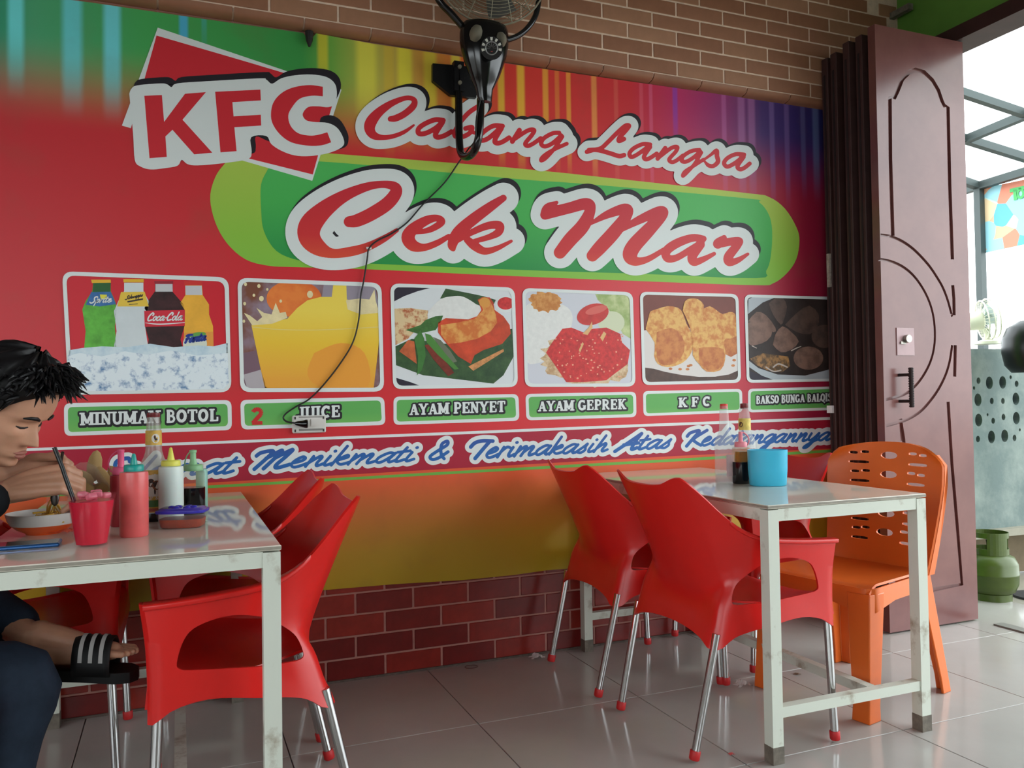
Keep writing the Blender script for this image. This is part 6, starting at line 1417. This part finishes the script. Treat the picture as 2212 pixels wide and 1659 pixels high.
# hair: thick cap with ragged fringe
hr = MB(); rnd = random.Random(21)
def hairline(th):                                      # lowest z of the hair by direction
    a = abs(((th+math.pi) % (2*math.pi))-math.pi)
    return float(np.interp(a, [0, .5, .9, 1.15, 1.4, 1.7, 2.2, 3.15], [.82, .80, .72, .62, .47, .50, .26, .20]))
NT, NR = 72, 22
def hairp(a, b):
    th = 2*math.pi*a; z0 = hairline(th); z = z0+(1-z0)*b
    p = face(min(z, .995), th); v = Vector((p[0], p[1], p[2]-.55)); v.normalize()
    thick = .012+.085*min(1, b*3.2)*(1+.20*math.sin(9*th+7*b)+.15*math.sin(17*th-11*b))
    q = Vector(p)+v*thick; return HW((q.x, q.y, q.z))
hr.grid(hairp, NT, NR)
hair = hr.build('hair', m_hair, person, smooth=80, merge=True)
st = MB()
for k in range(420):                                   # locks
    th = rnd.gauss(0, 1.0) if k < 260 else rnd.uniform(-3.1, 3.1); b = rnd.uniform(.12, .75)
    p0 = hairp((th/(2*math.pi)) % 1, b); up_ = (p0-HC).normalized()
    front = (RH @ Vector((math.cos(th), math.sin(th), -.02+rnd.uniform(-.25,.25)))).normalized()
    ln = rnd.uniform(.02, .045)
    if abs(th) > 1.0: front = (RH @ Vector((-.3, math.sin(th)*.3, -.9))).normalized(); ln *= .7
    w = Vector((rnd.uniform(-1, 1), rnd.uniform(-1, 1), rnd.uniform(-1, 1)))*.008
    p1 = p0+front*ln*.5+up_*.010+w; p2 = p0+front*ln+up_*.002+w*1.6
    st.tube([p0-up_*.012, p0+up_*.003, p1, p2], [.004, .0042, .003, .0006], 5)
st.build('hair_locks', m_hair, person, smooth=60, kind='stuff')
# clothes
jk = MB()
limb(jk, [nbase+Vector((-.02, 0, -.01)), chest+Vector((0, 0, .01)), Vector((-.69, -1.01, .68)), hipc+Vector((-.01, 0, -.02))], [.085, .165, .165, .175], 18)
limb(jk, [chest+Vector((-.01, .08, .06)), sh_l], [.10, .075]); limb(jk, [chest+Vector((-.01, -.08, .06)), sh_r], [.10, .075])
cuff = el_r.lerp(Wr, .88)
limb(jk, [sh_r, el_r+Vector((0, 0, .005))], [.073, .062]); limb(jk, [el_r, el_r.lerp(Wr, .5), cuff], [.062, .057, .045])
limb(jk, [sh_l, el_l], [.073, .060]); limb(jk, [el_l, el_l.lerp(Wl, .5), el_l.lerp(Wl, .8)], [.060, .054, .044])
jo = jk.build('jacket', mat('black_jacket', (20, 22, 26), .85, spec=.2, var=.2, vscale=12, bump=.4, bscale=22), person); remesh(jo, .006, 3)
tr_ = MB()
limb(tr_, [hipc+Vector((-.02, 0, 0)), hip_r, hip_r.lerp(kn_r, .6), kn_r, kn_r.lerp(an_r, .35), kn_r.lerp(an_r, .97)], [.15, .098, .082, .074, .066, .058], 16)
limb(tr_, [hipc+Vector((-.02, 0, 0)), hip_l, hip_l.lerp(kn_l, .6), kn_l], [.15, .095, .078, .068], 16)
limb(tr_, [kn_l, kn_l.lerp(an_l, .4), kn_l.lerp(an_l, .76)], [.068, .060, .050], 16)
to = tr_.build('trousers', mat('dark_navy_denim', (34, 44, 58), .8, spec=.2, var=.25, vscale=16, bump=.4, bscale=40), person); remesh(to, .006, 3)
# slippers with three pale stripes
m_slip = mat('black_slipper', (14, 14, 16), .55, spec=.35)
def slipper(h, fd, zup):
    sd = fd.cross(zup).normalized(); s = MB()
    outl = [(-.035, 0), (-.030, -.026), (0, -.034), (.08, -.034), (.15, -.046), (.200, -.042), (.222, -.020), (.225, .006), (.212, .032), (.18, .044), (.10, .036), (0, .034), (-.028, .026)]
    s.prism(outl, lambda p, k: tuple(h+fd*p[0]+sd*p[1]+zup*(-.028-.026*k))); so = s.build('slipper', m_slip, person, smooth=40)
    u = MB(); u.grid(lambda a, b: tuple(h+fd*(.085+.085*a)+sd*(.048*math.cos(math.pi*b))+zup*(-.035+.080*math.sin(math.pi*b)**.7)), 6, 16)
    uo = u.build('slipper_strap', m_slip, so, smooth=60); md = uo.modifiers.new('s', 'SOLIDIFY'); md.thickness = .006; md.offset = 1; bake(uo)
    for a in (.18, .45, .72):
        q = MB(); q.grid(lambda x, b: tuple(h+fd*(.085+.085*(a+.11*x))+sd*(.0555*math.cos(math.pi*(.08+.84*b)))+zup*(-.035+.0885*math.sin(math.pi*(.08+.84*b))**.7)), 1, 14); q.build('stripe', mat('grey_white_stripe', (178, 178, 176), .6), so, smooth=60)
slipper(heel, fdir, Vector((0, 0, 1)))
slipper(an_r+Vector((0, 0, -.045)), Vector((1, 0, 0)), Vector((0, 0, .55)).normalized())
# fork held in the right hand, noodles lifted from the bowl
fk0 = CAM+ray(128, 1020)*1.965; fk1 = CAM+ray(116, 1090)*2.0
e = empty('fork', fk0, 0, 'dark metal fork held in the hand over the noodle bowl', 'fork')
q = MB(); d_ = (fk1-fk0); q.tube([-d_*.6, Vector((0, 0, 0)), d_*.6], [.0035, .003, .003], 8); q.build('handle', mat('dark_steel', (90, 86, 84), .3, metal=.9), e, smooth=60)
q = MB(); q.lathe([(0, -1), (.7, -.7), (1, 0), (.7, .8), (0, 1)], (0, 0, 0), 12); o = q.build('fork_head', mat('dark_steel', (90, 86, 84), .3, metal=.9), e, smooth=60); o.location = d_*.8; o.scale = (.010, .004, .020)
q = MB(); bc = fl(95, 1152, TZ)
for k in range(9):
    a = fk1+Vector((rnd.uniform(-.008, .006), rnd.uniform(-.006, .006), .012)); b2 = bc+Vector((.025+rnd.uniform(-.02, .02), rnd.uniform(-.02, .02), .045))
    q.tube([a, a.lerp(b2, .5)+Vector((rnd.uniform(-.004, .004), 0, .004)), b2], .0017, 6)
q.build('lifted_noodles', mat('yellow_noodle', (222, 180, 80), .4, var=.2, vscale=30), None, smooth=60, label='strands of yellow noodle lifted from bowl to fork', cat='noodles', kind='stuff')
